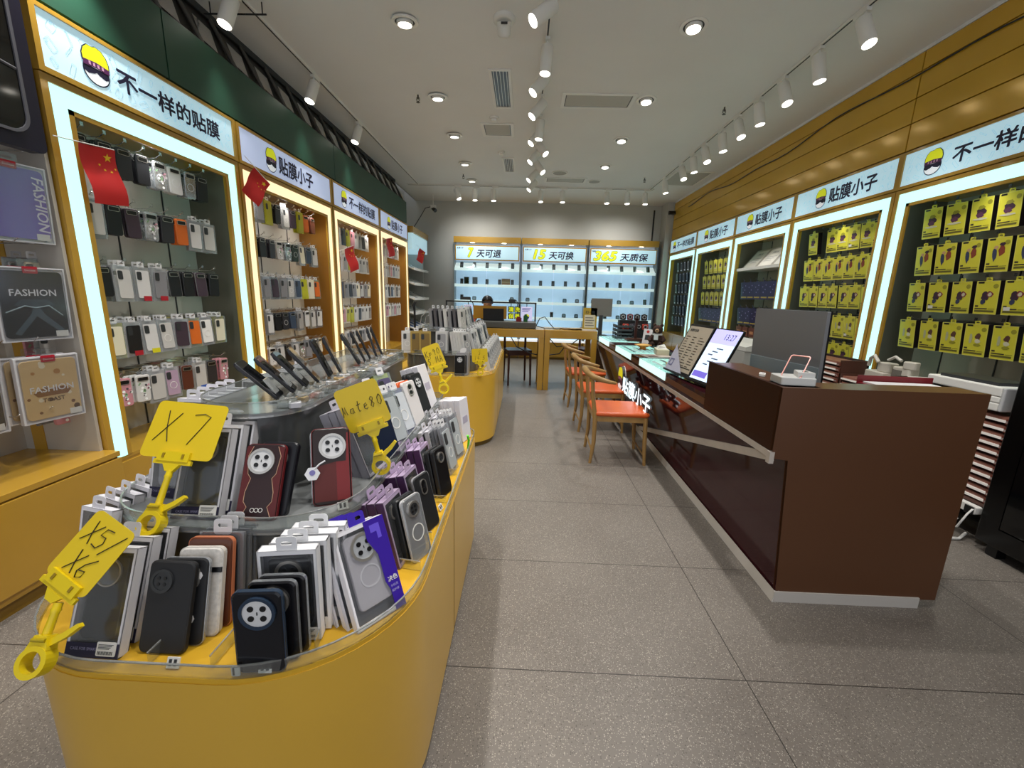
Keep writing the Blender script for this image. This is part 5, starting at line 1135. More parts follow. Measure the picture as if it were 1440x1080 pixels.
for x, l in ((-.98, 'black desk lamp head over the left end of the rail'), (-.2, 'dark gadget lying on the rail frame')):
    t = thing('clamp_lamp', l, 'lamp', (x, 7.1, 1.386)); MB().prism(rrect(.16 if x < -.5 else .12, .05, .02, 4, 0, .04 if x < -.5 else .02), -.02, .02, DGR, FR).obj('head', t); MB().tube([(.06, 0, .03), (.12, 0, -.04), (.13, 0, -.1)], .008, BLK, 6).obj('arm', t)
tag(MB().prism(circ(.045, 12), 0, .06, P('#7a1a22')).prism(circ(.03, 12), .06, .08, P('#7a1a22')).obj('red_tape_roll', loc=None), 'small dark red roll on the grey drawer box', 'roll').location = (-.08, 6.9, 1.077)
tag(MB().prism(circ(.035, 12), 0, .10, P('#1c5a30', .3)).prism(circ(.02, 12), .10, .12, P('#1c5a30')).obj('green_bottle'), 'small green bottle on the grey drawer box', 'bottle').location = (.03, 6.9, 1.077)
c = MB()
c.tube([(.2, 6.9, 1.0), (.26, 6.85, 1.14), (.34, 6.85, 1.17), (.42, 6.85, 1.07), (.5, 6.85, .985), (.62, 6.83, .985)], .008, BLK, 6); c.tube([(.2, 6.85, 1.02), (.35, 6.8, .99), (.6, 6.78, .985)], .007, BLK, 6)
tag(c.obj('black_cables'), 'black cables looping over the right service table', 'cable')
c = MB()
for pts in ([(.42, 6.75, .84), (.55, 6.75, .70), (.75, 6.75, .72), (.9, 6.75, .84)], [(.42, 6.75, .56), (.6, 6.8, .58), (.7, 6.8, .72), (.8, 6.8, .6), (.86, 6.8, .45)], [(-.2, 6.75, .84), (-.1, 6.75, .68), (.12, 6.75, .58), (.24, 6.75, .56)]): c.tube(pts, .009, BLK, 6)
tag(c.obj('hanging_cables'), 'tangled black cables hanging under the service tables', 'cable')
t = thing('notebook_pile', 'brown papers lying on the right service table', 'papers', (.8, 6.9, .977)); MB().b2(-.18, .15, -.1, .1, 0, .02, P('#8a6f4c')).obj('book', t); MB().b2(-.1, .2, -.16, -.04, .02, .03, P('#b9ab90')).obj('sheet', t); t.rotation_euler = (0, 0, .3)
t = thing('table_sign_stand', 'yellow framed notice stand at the right end of the service table', 'sign', (1.05, 6.72, .977))
MB().b2(-.11, .11, -.04, .06, 0, .025, WHG).obj('base', t); MB().prism(rrect(.22, .34, .015, 3, 0, .19), 0, .012, P('#b99a2c', .4), FR).obj('board', t)
mb = MB().b2(-.085, .085, -.002, 0, .05, .25, P('#d9d2b8')).text('扫一扫', 0, .27, .045, DGR, FR, bold=.02, d=-.002, anchor='c')
for q in range(4): mb.b2(-.07, .07-.02*(q % 2), -.003, -.002, .08+.04*q, .09+.04*q, DGR)
mb.obj('lettering', t)

# ------------------------------------------------------------ chairs
def orange_chair(p):
    # faces +X; rear legs at x=0, front legs at x=.48; y from 0 to .46
    MB().prism(rrect(.50, .47, .035, 5, .245, .235), .455, .495, ORL, None, True, cham=.012).obj('seat', p)
    MB().b2(.0, .47, .012, .034, .405, .455, WOOD).b2(.0, .47, .436, .458, .405, .455, WOOD).b2(.0, .02, .03, .44, .405, .455, WOOD).b2(.45, .47, .03, .44, .405, .455, WOOD).obj('seat_frame', p)
    for y in (.02, .45):
        MB().tube([(.46, y, .455), (.47, y, .2), (.485, y, 0)], [.021, .019, .014], WOOD, 10).obj('leg', p)
        MB().tube([(-.035, y, .80), (-.02, y, .62), (.01, y, .44), (.012, y, .2), (-.01, y, 0)], [.016, .018, .021, .019, .014], WOOD, 10).obj('leg', p)
    MB().tube([(.47, .02, .10), (.47, .45, .10)], .009, WOOD, 8).tube([(.0, .02, .12), (.0, .45, .12)], .009, WOOD, 8).obj('stretcher', p)
    pts = [(.16, -.05, .775), (.10, -.055, .785), (.03, -.04, .80), (-.03, .0, .815), (-.065, .08, .83), (-.08, .17, .84), (-.085, .235, .843), (-.08, .30, .84), (-.065, .39, .83), (-.03, .47, .815), (.03, .51, .80), (.10, .525, .785), (.16, .52, .775)]
    MB().tube(pts, [.012, .018, .023, .026, .027, .028, .029, .028, .027, .026, .023, .018, .012], WOOD, 12).obj('back_rail', p)
OC = Kind('orange_seat_chair', 'chair', orange_chair)
for (x, y, a, l) in ((.665, 3.62, -2, 'nearest wooden chair with orange seat beside the brown counter'), (.675, 4.52, 1, 'middle wooden chair with orange seat beside the brown counter'), (.66, 5.58, 2, 'farthest wooden chair with orange seat beside the brown counter')):
    OC.put(TM(x, y, 0, a), l)
def dark_chair(p):
    MB().prism(rrect(.42, .42, .03, 4), .56, .60, DWOOD, cham=.006).obj('seat', p)
    MB().b2(-.19, .19, -.2, .2, .51, .56, DWOOD).obj('seat_frame', p)
    for x in (-.185, .185):
        MB().tube([(x, -.18, .56), (x*1.04, -.2, 0)], [.022, .016], DWOOD, 8).obj('leg', p); MB().tube([(x, .2, .95), (x, .19, .56), (x*1.04, .2, 0)], [.018, .022, .016], DWOOD, 8).obj('leg', p)
    MB().tube([(-.19, .2, .93), (0, .225, .94), (.19, .2, .93)], .028, DWOOD, 8).obj('back_rail', p)
DC = Kind('dark_wood_chair', 'chair', dark_chair)
DC.put(TM(-.09, 7.12, 0, 14), 'dark wooden chair under the left service table'); DC.put(TM(1.22, 7.55, 0, -6), 'dark wooden chair behind the right service table by the counter')
# stool + seated person
t = thing('work_stool', 'dark round stool under the seated worker behind the table', 'stool', (-.66, 7.78, 0))
MB().prism(circ(.18, 20), .62, .66, BLKM).obj('seat', t); MB().tube([(0, 0, .62), (0, 0, .05)], .03, DGR, 10).obj('pole', t); MB().prism(circ(.2, 20), 0, .03, DGR).obj('base', t)

def skin_mesh(name, verts, edges, radii, root, mats, pick, sub=2):
    me = bpy.data.meshes.new(name); me.from_pydata(verts, edges, []); o = bpy.data.objects.new(name, me); COL.objects.link(o)
    s = o.modifiers.new('skin', 'SKIN'); s.use_smooth_shade = True
    for i, r in enumerate(radii): me.skin_vertices[0].data[i].radius = (r, r) if not isinstance(r, tuple) else r
    me.skin_vertices[0].data[root].use_root = True
    o.modifiers.new('sub', 'SUBSURF').levels = sub
    dg = bpy.context.evaluated_depsgraph_get(); m2 = bpy.data.meshes.new_from_object(o.evaluated_get(dg)); bpy.data.objects.remove(o)
    for m in mats: m2.materials.append(m)
    for pz in m2.polygons: pz.material_index = pick(pz.center); pz.use_smooth = True
    o = bpy.data.objects.new(name, m2); COL.objects.link(o); return o
SKIN = P('#c08f72', .5); HAIR = P('#0c0a0a', .4); RED = P('#b8321a', .6)
V = [(0, 0, 0), (0, .0, .18), (0, -.02, .36), (0, -.07, .45), (0, -.12, .51), (0, -.17, .57), (0, -.21, .64),        # pelvis..head
     (-.19, -.05, .42), (-.27, -.10, .24), (-.17, -.33, .16), (.19, -.05, .42), (.25, -.12, .22), (.15, -.33, .16),       # arms
     (-.10, -.02, -.02), (-.12, -.36, .0), (-.12, -.36, -.40), (.10, -.02, -.02), (.12, -.36, .0), (.12, -.36, -.40), (-.12, -.48, -.44), (.12, -.48, -.44),
     (-.15, -.39, .16), (.13, -.39, .16)]
Ed = [(0, 1), (1, 2), (2, 3), (3, 4), (4, 5), (5, 6), (2, 7), (7, 8), (8, 9), (2, 10), (10, 11), (11, 12), (0, 13), (13, 14), (14, 15), (0, 16), (16, 17), (17, 18), (15, 19), (18, 20), (9, 21), (12, 22)]
Ra = [(.15, .11), (.145, .11), (.15, .10), .055, .075, .09, .065, .065, .05, .035, .065, .05, .035, .09, .07, .045, .09, .07, .045, .035, .035, .028, .028]
body = skin_mesh('person', V, Ed, Ra, 0, [RED, P('#14141a', .7), SKIN], lambda c: 2 if (c.z > .47 or c.y < -.35 and c.z > .1) else 1 if (abs(c.x) < .13 and c.z > .05) or c.z < .08 else 0)
body.location = (-.66, 7.78, .77); tag(body, 'person in a red-sleeved dark top sitting behind the left service table', 'person')
hr = MB(); hv = []; n = 14
for i in range(7):
    th_ = rad(90-i*18)
    for k in range(n):
        a = 2*pi*k/n; fr = 1 if math.sin(a) > -.3 or i < 3 else .93
        hv.append((.105*math.cos(th_)*math.cos(a)*fr, -.175+.118*math.cos(th_)*math.sin(a)*fr-.02*math.sin(th_), .60+.115*math.sin(th_)))
hf = [(i*n+k, i*n+(k+1) % n, (i+1)*n+(k+1) % n, (i+1)*n+k) for i in range(6) for k in range(n) if i < 3 or math.sin(2*pi*(k+.5)/n) > -.45 or i < 4]
hr.add(hv, hf, HAIR, None, True).obj('hair', body)
fc = MB()
for sx in (-1, 1): fc.add([(sx*.032+.012*math.cos(2*pi*k/8), -.275, .56+.006*math.sin(2*pi*k/8)) for k in range(8)], [tuple(range(8))], BLK)
fc.tube([(0, -.27, .57), (0, -.285, .535), (0, -.262, .53)], [.006, .012, .008], SKIN, 8).b2(-.022, .022, -.25, -.246, .508, .514, P('#8a4a40')).obj('face', body)
for sx in (-1, 1):
    hd = MB(); bx_, by_, bz_ = sx*.15-.0, -.42, .155
    hd.prism(rrect(.07, .08, .02, 3, bx_, by_), bz_-.012, bz_+.012, SKIN, None, True)
    for q, L in enumerate((.055, .065, .06, .048)): x = bx_-.026+.0175*q; hd.tube([(x, by_-.035, bz_), (x, by_-.035-L*.6, bz_-.006), (x, by_-.035-L, bz_-.022)], [.008, .0075, .006], SKIN, 6)
    hd.tube([(bx_-sx*.03, by_+.01, bz_), (bx_-sx*.055, by_-.02, bz_-.006), (bx_-sx*.062, by_-.045, bz_-.012)], [.010, .009, .007], SKIN, 6); hd.obj('hand', body)
# laptop in front of the worker, back turned
t = thing('laptop', 'open black laptop below the amber board on the table', 'laptop', (-.60, 6.95, .977)); MB().b2(-.17, .17, -.02, .2, .0, .015, BLKM).obj('base', t); MB().add([(-.17, -.02, .01), (.17, -.02, .01), (.17, -.045, .20), (-.17, -.045, .20), (-.17, -.03, .01), (.17, -.03, .01), (.17, -.055, .20), (-.17, -.055, .20)], [(0, 1, 2, 3), (4, 5, 6, 7), (0, 1, 5, 4), (2, 3, 7, 6), (0, 3, 7, 4), (1, 2, 6, 5)], BLKM).obj('screen', t); t.location.z = 1.077; t.location.x = -.5

# ------------------------------------------------------------ brown counter
t = thing('service_counter', 'long brown and maroon service counter with pale zigzag trim', 'counter', (1.2, 1.9, 0))
Y1 = 5.0; H0 = 1.12; Hc = .905
# near end slab and raised corner block (local origin at the near left top corner of the plan)
e = MB(); e.add([(0, 0, .775), (0, 0, H0), (.934, 0, H0), (.934, 0, .045), (.134, 0, .045), (.08, 0, .765)], [(0, 1, 2, 3, 4, 5)], BRN)
e.add([(0, .02, .775), (0, .02, H0), (.934, .02, H0), (.934, .02, .045), (.134, .02, .045), (.08, .02, .765)], [(5, 4, 3, 2, 1, 0)], BRN)
e.add([(0, 0, H0), (.934, 0, H0), (.934, .02, H0), (0, .02, H0)], [(0, 1, 2, 3)], BRN).add([(.934, 0, H0), (.934, 0, .045), (.934, .02, .045), (.934, .02, H0)], [(0, 1, 2, 3)], BRN)
e.add([(0, 0, .775), (.08, 0, .765), (.08, .02, .765), (0, .02, .775)], [(0, 1, 2, 3)], BRN); e.obj('end_panel', t)
MB().b2(0, .02, .0205, .78, .84, H0, BRD).b2(.0, .02, .0205, .78, .775, .8395, BRD).b2(.02, .19, .0205, .75, 1.095, H0-.001, BRN).b2(.19, .20, .021, .75, .9, 1.095, BRN).b2(.02, .93, .0205, .16, 1.095, H0-.001, BRN).b2(.2, .93, .15, .16, .9, 1.095, BRN).obj('raised_corner', t)
MB().b2(0, .60, .78, Y1, Hc-.03, Hc, MAR).b2(.2, .93, .16, .78, Hc-.03, Hc, BRN).obj('worktop', t)
MB().b2(0, .018, .78, Y1, .83, Hc-.0302, BRN).b2(0, .012, .78, Y1, .78, .8301, MAR).obj('fascia', t)
# reflective slanted panel between the trims and the lower triangular panel
sl = lambda z: .014+.20*(.79-z)
B0 = (0.0, .775); 
up = [(.03, .775), (Y1-.02, .775), (Y1-.9, .05), (2.62, .05)]
MB().add([(sl(z), y, z) for y, z in up]+[(sl(z)+.015, y, z) for y, z in up], [(0, 1, 2, 3), (7, 6, 5, 4), (0, 3, 7, 4), (1, 2, 6, 5)], MAR).obj('slant_panel', t)
MB().add([(.085, .001, .755), (.137, .001, .045), (.175, 2.66, .045), (.137, .03, .745)], [(0, 1, 2, 3)], MAR).add([(.137, .021, .045), (.175, Y1-.85, .045), (.21, Y1-.85, .77), (.13, .021, .77)], [(0, 1, 2, 3)], MAR).obj('lower_panel', t)
MB().b2(.16, .60, .02, Y1, .04, .05, DGR).b2(.58, .60, .78, Y1, .05, Hc-.03, BRN).b2(.02, .6, Y1-.02, Y1, .3, Hc-.03, BRN).b2(.91, .93, .16, .78, .05, Hc, BRN).obj('carcass', t)
tr = MB(); w = .022
tr.b2(-.006, .004, .01, Y1, .775, .805, TRIM)
def strip(a, b, wd):
    (y0, z0), (y1, z1) = a, b; d = Vector((y1-y0, z1-z0)).normalized(); nx, nz = -d.y*wd/2, d.x*wd/2
    q = [(y0+nx, z0+nz), (y1+nx, z1+nz), (y1-nx, z1-nz), (y0-nx, z0-nz)]
    tr.add([(sl(z)-.012, y, z) for y, z in q]+[(sl(z)+.004, y, z) for y, z in q], [(0, 1, 2, 3), (0, 4, 5, 1), (1, 5, 6, 2), (2, 6, 7, 3), (3, 7, 4, 0)], TRIM)
strip((.02, .79-.012), (2.66, .065), .045); strip((Y1-.03, .79), (Y1-.9, .05), .035)
tr.b2(-.010, .012, -.002, .026, .748, .806, TRIM); tr.obj('zigzag_trim', t)
MB().b2(.125, .85, -.008, .004, .0, .058, P('#c4bfb8', .5)).add([(.118, -.008, 0), (.128, -.008, .06), (.172, Y1-.8, .06), (.162, Y1-.8, 0)], [(0, 1, 2, 3)], P('#c4bfb8', .5)).add([(.118, -.008, 0), (.13, -.008, .06), (.15, .0, .06), (.15, 0, 0)], [(0, 1, 2, 3)], WHT).obj('kickboard', t)
def lbx(y0, y1, l):
    t2 = thing('glowing_display_box', l, 'light box', (1.196, y0, .835), group='glowing boxes set in the counter')
    MB().b2(0, .42, 0, y1-y0, .0, .072, mat('box_glow', '#d5f2ee', .3, emit=.85, ecol='#cdf2ee')).obj('light_body', t2); MB().b2(-.002, .5, -.01, y1-y0+.01, .072, .078, clear('counter_glass', '#d8ece8', .15, .03, .1, '#cfe6e2')).obj('glass_top', t2)
    mb = MB(); r = random.Random(int(y0*10))
    for i in range(6): mb.b2(.05+.055*i, .08+.055*i, .08, (y1-y0)*r.uniform(.5, .9), .0785, .079, P(r.choice(['#8fb6b8', '#5a6a70', '#b4c8ca']), .4))
    mb.obj('printed_sheet', t2)
lbx(3.45, 4.25, 'nearest glowing glass-topped box set in the brown counter'); lbx(4.60, 5.38, 'middle glowing glass-topped box set in the brown counter'); lbx(5.82, 6.6, 'farthest glowing glass-topped box set in the brown counter')
# logo sign standing off the counter front
t = thing('counter_logo_sign', 'small lit badge and four white characters standing off the counter front', 'sign', M=TM(1.16, 4.78, .575, -90))
mb = MB(); emblem(mb, .09, .03, .27, FR, -.035); mb.prism(circ(.11, 22, .09, .03, .135), -.033, -.0, P('#26262c', .4), FR).prism(circ(.12, 22, .09, .03, .145), -.006, .0, WHT, FR); mb.obj('emblem', t)
mb = MB(); mb.text('贴膜小子', .22, -.085, .17, mat('sign_white_glow', '#e6f6fc', .4, emit=1.0, ecol='#dff4fc'), FR, bold=.03, d=-.036, w=1.02); mb.text('贴膜小子', .22, -.085, .17, P('#17181c'), FR, bold=.07, ext=.02, d=-.018, w=1.02).b2(.05, .09, 0, .04, -.02, .02, DGR).b2(.9, .94, 0, .04, -.02, .02, DGR); mb.obj('lettering', t)
# menus
t = thing('menu_board', 'slanted black-framed price list in a clear stand on the counter', 'menu', M=TM(1.235, 3.30, .93, -84, 24))
MB().prism(rrect(.36, .42, .008, 3, 0, .21), .0, .012, BLK, FR).obj('frame', t)
mb = MB().b2(-.165, .165, -.002, 0, .02, .40, mat('paper_beige', '#b4a996', .5, noise=.04)); mb.text('贴膜价目表', -.14, .355, .024, DGR, FR, bold=.02, d=-.003)
for q in range(12):
    for c in range(3): mb.b2(-.145+.10*c, -.145+.10*c+r2.uniform(.03, .08), -.003, -.002, .065+.022*q, .071+.022*q, P('#4e463c'))
mb.b2(-.15, .15, -.003, -.002, .05, .058, DGR); mb.obj('price_list', t)
MB().add([(-.19, -.02, .0), (.1, -.02, 0), (-.19, -.02, .22)], [(0, 1, 2)], P('#b8b9cc', .4)).ring([(-.165, .04), (-.105, .04), (-.105, .1), (-.165, .1)], [(-.155, .05), (-.115, .05), (-.115, .09), (-.155, .09)], -.022, -.0205, P('#6b6a90'), FR).obj('corner_card', t)
MB().b2(-.19, .19, -.03, .02, -.012, .002, BLK).obj('foot', t)
t = thing('order_screen', 'slanted lilac touch screen standing beside the price list', 'screen', M=TM(1.275, 2.955, .93, -80, 26))
MB().prism(rrect(.30, .42, .008, 3, 0, .21), .0, .014, BLK, FR).obj('frame', t)
SG = lambda n, c: mat(n, c, .3, emit=.75, ecol=c)
mb = MB().b2(-.14, .14, -.002, 0, .01, .41, SG('screen_pale', '#cfe0f4')).b2(-.14, .14, -.0025, -.002, .30, .41, SG('screen_lilac', '#b4b2ee')).b2(-.13, .03, -.003, -.002, .03, .075, SG('screen_purple', '#6c5fc0'))
mb.text('13:27', .055, .335, .045, P('#2f2a5c'), FR, bold=.0, d=-.003, w=.0001+.11, anchor='c')
for q in range(6): mb.b2(-.08+.03*(q % 3), -.03+.04*(q % 3), -.003, -.002, .13+.026*q, .138+.026*q, P('#5a6c92'))
mb.obj('display', t); MB().b2(-.16, .16, -.03, .02, -.012, .002, BLK).obj('foot', t)
# things behind the raised corner
t = thing('desktop_monitor', 'large grey monitor seen from the back behind the raised counter corner', 'monitor', M=TM(1.51, 2.76, .906, -82, -2))
mb = MB().prism(rrect(.54, .47, .004, 3, .27, .32), .0, .02, mat('silver_shell', '#7d7f82', .45), FR).obj('back_shell', t)
MB().b2(.0, .54, -.003, .0, .085, .26, mat('silver_chin', '#8d9ba2', .4)).obj('lower_shell', t); MB().b2(-.003, .545, .02, .026, .082, .558, BLK).obj('bezel', t); MB().b2(.20, .33, .03, .05, 0, .3, SIL).b2(.15, .38, -.04, .12, 0, .008, SIL).obj('stand', t)
t = thing('payment_terminal', 'white card terminal with pink-rimmed phone frame on the counter corner', 'terminal', M=TM(1.305, 2.005, 1.121, -6))
MB().prism(rrect(.155, .12, .012, 4), 0, .038, mat('offwhite_plastic', '#d2d3d0', .4), cham=.003).obj('base', t)
MB().ring(rrect(.085, .15, .012, 4, 0, .075), rrect(.077, .142, .010, 4, 0, .075), 0, .005, P('#e8998a', .35), Matrix.Translation((-.03, -.035, .035)) @ Matrix.Rotation(rad(-42), 4, 'Z') @ Matrix.Rotation(rad(-50), 4, 'X') @ FR).obj('phone_frame', t)
MB().prism([(-.005, -.05), (.07, -.05), (.072, .04), (.02, .04)], .038, .062, P('#dadbd8', .4)).prism(rrect(.022, .014, .003, 3, .04, -.02), .062, .064, BLK).obj('reader_hump', t)
tag(MB().prism(rrect(.07, .03, .006, 3), 0, .012, WHT).prism(rrect(.03, .02, .004, 3), .012, .015, WHG).obj('white_adapter'), 'little white plug lying left of the card terminal', 'adapter').matrix_world = TM(1.27, 2.20, 1.121, 60)
KBr = Kind('brown_box', 'box', lambda p: (MB().b2(-.12, .12, -.05, .05, 0, .04, P('#4a1f18', .35)).obj('box', p), MB().b2(-.09, .09, -.052, -.05, .012, .026, P('#c09a80')).obj('print', p)))
for i in range(3): KBr.put(TM(1.52, 3.35, .907+.041*i, -82+4*i), '%s reddish brown box stacked behind the touch screen' % ['lowest', 'middle', 'top'][i])
t = thing('storage_chest', 'off-white chest with rounded lid standing behind the counter', 'chest', (2.35, 5.0, 0))
MB().b2(0, .55, -.55, .55, .0, .98, P('#b4b3ae', .5)).obj('body', t); MB().prism([(0, .985), (.55, .985), (.55, 1.03), (.45, 1.06), (.1, 1.06), (0, 1.03)], -.56, .56, P('#d4d2cc', .4), FR).obj('lid', t)
# far counter clutter
t = thing('desktop_monitor', 'square grey monitor back at the far end of the counter', 'monitor', (1.225, 6.72, .907)); MB().prism(rrect(.33, .28, .006, 3, 0, .44), 0, .02, P('#74726c', .5), FR).obj('back_shell', t); MB().b2(-.03, .03, -.01, .03, 0, .32, DGR).b2(-.1, .1, -.08, .1, 0, .012, DGR).obj('stand', t)
t = thing('letter_tray', 'stack of dark grey desk trays at the far end of the counter', 'tray', (1.50, 6.35, .906))
for i in range(4): MB().b2(-.13, .13, -.1, .12, .055*i, .055*i+.006, P('#3f4347')).b2(-.13, -.12, -.1, .12, .055*i, .055*i+.045, P('#3f4347')).b2(.12, .13, -.1, .12, .055*i, .055*i+.045, P('#3f4347')).b2(-.13, .13, -.10, -.09, .055*i, .055*i+.035, P('#4c5156')).obj('tray', t)
CB = [Kind('action_camera', 'camera', lambda p, c=c: (MB().prism(rrect(.09, .085, .012, 3, 0, .045), 0, .06, c, FR, cham=.003).obj('body', p), MB().ring(circ(.028, 18, 0, .05), circ(.02, 18, 0, .05), -.015, 0, SIL, FR).prism(circ(.02, 18, 0, .05), -.01, 0, BLK, FR).obj('lens', p), MB().b2(-.02, .02, .01, .03, .088, .098, DGR).obj('button', p))) for c in (BLK, P('#c8402c', .4), P('#7a2a38', .4), P('#2e2a3c', .4))]
t = thing('camera_riser', 'dark stepped riser under the small square cameras', 'riser', (1.72, 6.55, .906)); MB().b2(-.2, .2, -.06, .06, 0, .12, BLKM).obj('step', t); MB().b2(-.22, .22, .061, .19, 0, .26, BLKM).obj('step', t)
for i in range(4): CB[[1, 3, 0, 1][i]].put(TM(1.58+.1*i, 6.52, 1.028, -8), '%s small square camera on the lower step' % ORD[i], 'small square cameras'); CB[[0, 2, 0, 0][i]].put(TM(1.56+.11*i, 6.66, 1.168, -8), '%s small square camera on the upper step' % ORD[i], 'small square cameras')
t = thing('wooden_stand', 'dark wooden post stand with tray base on the counter', 'stand', (1.60, 6.0, .906)); MB().prism(rrect(.26, .2, .02, 4), 0, .03, DWOOD).prism(rrect(.2, .14, .02, 4), .03, .04, P('#4a2a1c')).obj('base', t); MB().b2(-.018, .018, -.012, .012, .03, .32, DWOOD).b2(-.04, .04, -.012, .012, .30, .325, DWOOD).obj('post', t)
t = thing('card_stand', 'slanted white card with small red and black print on the counter', 'card stand', M=TM(1.68, 5.72, .906, -30, 18)); MB().b2(-.06, .06, 0, .006, .0, .2, WHG).obj('card', t); MB().prism(circ(.02, 12, 0, .165), -.002, 0, P('#c02a2a'), FR).b2(-.03, .03, -.002, 0, .05, .12, DGR).obj('print', t)
FUR = mat('brown_fur', '#3a2219', .9, noise=.3, nscale=60, bump=.6, bscale=150)
t = thing('teddy_bear', 'brown teddy bear with white scarf sitting at the far counter edge', 'toy bear', (1.72, 5.40, .906), -25)
def ball(mb, c, r, m, s=(1, 1, 1), n=12):
    vs = [(c[0]+r*s[0]*math.sin(pi*i/8)*math.cos(2*pi*k/n), c[1]+r*s[1]*math.sin(pi*i/8)*math.sin(2*pi*k/n), c[2]+r*s[2]*math.cos(pi*i/8)) for i in range(9) for k in range(n)]
    return mb.add(vs, [(i*n+k, i*n+(k+1) % n, (i+1)*n+(k+1) % n, (i+1)*n+k) for i in range(8) for k in range(n)], m, None, True)
ball(MB(), (0, 0, .085), .075, FUR, (1, .85, 1.1)).obj('body', t); hb = ball(MB(), (0, -.01, .215), .062, FUR, (1.05, 1, .95)); ball(hb, (-.045, 0, .27), .022, FUR); ball(hb, (.045, 0, .27), .022, FUR); hb.obj('head', t)
ms = ball(MB(), (0, -.065, .205), .026, P('#b08a68', .8)); ball(ms, (0, -.09, .21), .008, BLK); ball(ms, (-.024, -.066, .232), .006, BLK); ball(ms, (.024, -.066, .232), .006, BLK); ms.obj('muzzle', t)
for sx in (-1, 1): MB().tube([(sx*.06, -.01, .13), (sx*.09, -.05, .09), (sx*.07, -.08, .07)], [.025, .024, .02], FUR, 10).obj('arm', t); MB().tube([(sx*.04, -.02, .035), (sx*.06, -.09, .03), (sx*.065, -.11, .035)], [.032, .03, .028], FUR, 10).obj('leg', t)
MB().ring(circ(.062, 18, 0, 0), circ(.045, 18, 0, 0), .145, .165, WHG).b2(-.03, .02, -.085, -.06, .09, .15, WHG).obj('scarf', t)
t = thing('snack_dish', 'amber plastic dish on a short foot on the counter', 'dish', (1.42, 4.95, .915)); k = MB().tube([(0, 0, 0), (0, 0, .02), (0, 0, .03), (0, 0, .05), (0, 0, .055)], [.045, .03, .05, .095, .1], P('#c8741c', .25), 22); k.obj('dish', t); MB().tube([(0, 0, .053), (0, 0, .062)], [.085, .06], P('#e0b05a'), 16).obj('sweets', t)
t = thing('tissue_box', 'white tissue box on the counter beside the amber dish', 'tissue box', (1.50, 4.52, .915), -10); MB().prism(rrect(.13, .24, .01, 3), 0, .065, P('#c9c4a8', .5), cham=.003).obj('box', t); MB().add([(-.05, -.06, .065), (.05, -.06, .065), (.05, .06, .065), (-.05, .06, .065), (-.03, -.05, .10), (.04, -.03, .085), (.03, .05, .11), (-.045, .04, .09)], [(0, 1, 5, 4), (1, 2, 6, 5), (2, 3, 7, 6), (3, 0, 4, 7), (4, 5, 6, 7)], WHT).obj('tissue', t)
tag(MB().prism(circ(.045, 16), 0, .02, P('#e0b81c', .4)).prism(circ(.03, 16), .02, .028, P('#c89c10', .4)).obj('yellow_coaster'), 'small round yellow token beside the price list', 'coaster').location = (1.36, 3.80, .915)
t = thing('open_booklet', 'open printed booklet lying across the glowing counter glass', 'booklet', (1.40, 4.36, .915), 12); MB().b2(-.14, .0, -.1, .1, 0, .006, P('#b8a8a0')).b2(0, .14, -.1, .1, 0, .008, P('#c8bcb4')).obj('pages', t); MB().b2(-.12, -.02, -.08, .02, .0065, .008, P('#5a4a48')).obj('print', t)

# ------------------------------------------------------------ right side below the near units
COP = mat('copper_card', '#7c4336', .3, metal=.2); SLW = mat('glossy_white_edge', '#e8e2da', .15, emit=.12)  # white edge carries slight emission for its bright highlights
def parts_rack(y0, y1, z0, n, label, x=2.97):
    t = thing('film_box_rack', label, 'rack', (x, y0, 0), group='racks of thin film boxes')
    L = y1-y0; MB().b2(.0, .26, 0, .012, .1, z0+.052*n, P('#5a3a30')).b2(.0, .26, L-.012, L, .1, z0+.052*n, P('#5a3a30')).b2(.24, .26, 0, L, .1, z0+.052*n, P('#3a2a26')).b2(0, .26, 0, L, z0-.03, z0-.01, P('#5a3a30')).obj('frame', t)
    p0 = None
    for i in range(n):
        if p0 is None:
            p0 = MB().b2(.01, .24, .014, L-.014, 0, .006, COP).b2(.012, .22, .014, L-.014, .006, .034, P('#8a5a4c', .4)).obj('shelf_row', t); q0 = MB().b2(-.004, .012, .014, L-.014, .003, .016, SLW).obj('label_strip', t); r0 = MB().b2(-.004, .006, 0, .05, -.004, .03, COP).b2(-.004, .006, L/2, L/2+.02, -.004, .03, COP).obj('clip', t); s = (p0, q0, r0)
        else:
            s = tuple(k.copy() for k in (p0, q0, r0))
            for k in s: COL.objects.link(k)
        for k in s: k.location = (0, 0, z0+.052*i)
parts_rack(2.46, 3.2, .30, 11, 'nearest open rack of thin copper-edged boxes beside the black cabinet', 2.95)
parts_rack(3.22, 3.9, .30, 11, 'second open rack of thin copper-edged boxes under the nearest right unit'); parts_rack(3.92, 4.6, .42, 11, 'third open rack of copper-edged boxes under the second right unit')
t = thing('printer', 'white and black printer on top of the copper rack', 'printer', (2.93, 2.56, .882))
MB().b2(0, .30, 0, .48, 0, .05, WHT).b2(0, .30, .0, .48, .09, .15, WHT).b2(.0, .05, .0, .08, .05, .09, WHT).b2(.0, .30, -.02, .0, 0, .15, P('#c9c9c9')).obj('body', t, bevel=.008)
MB().b2(.01, .29, .02, .46, .05, .09, BLK).obj('tray_slot', t); MB().b2(.03, .25, .05, .42, .15, .17, DGR).obj('scanner_lid', t)
t = thing('paper_stack', 'curled white papers lying beside the printer', 'papers', (2.96, 3.10, .882)); MB().b2(0, .26, 0, .26, 0, .05, P('#d4d2cc')).obj('stack', t); MB().add([(0, 0, .052), (.26, 0, .052), (.26, .26, .07), (0, .26, .075), (0, .13, .095), (.26, .13, .09)], [(0, 1, 5, 4), (4, 5, 2, 3)], P('#bcbab6', .3)).obj('sheet', t)
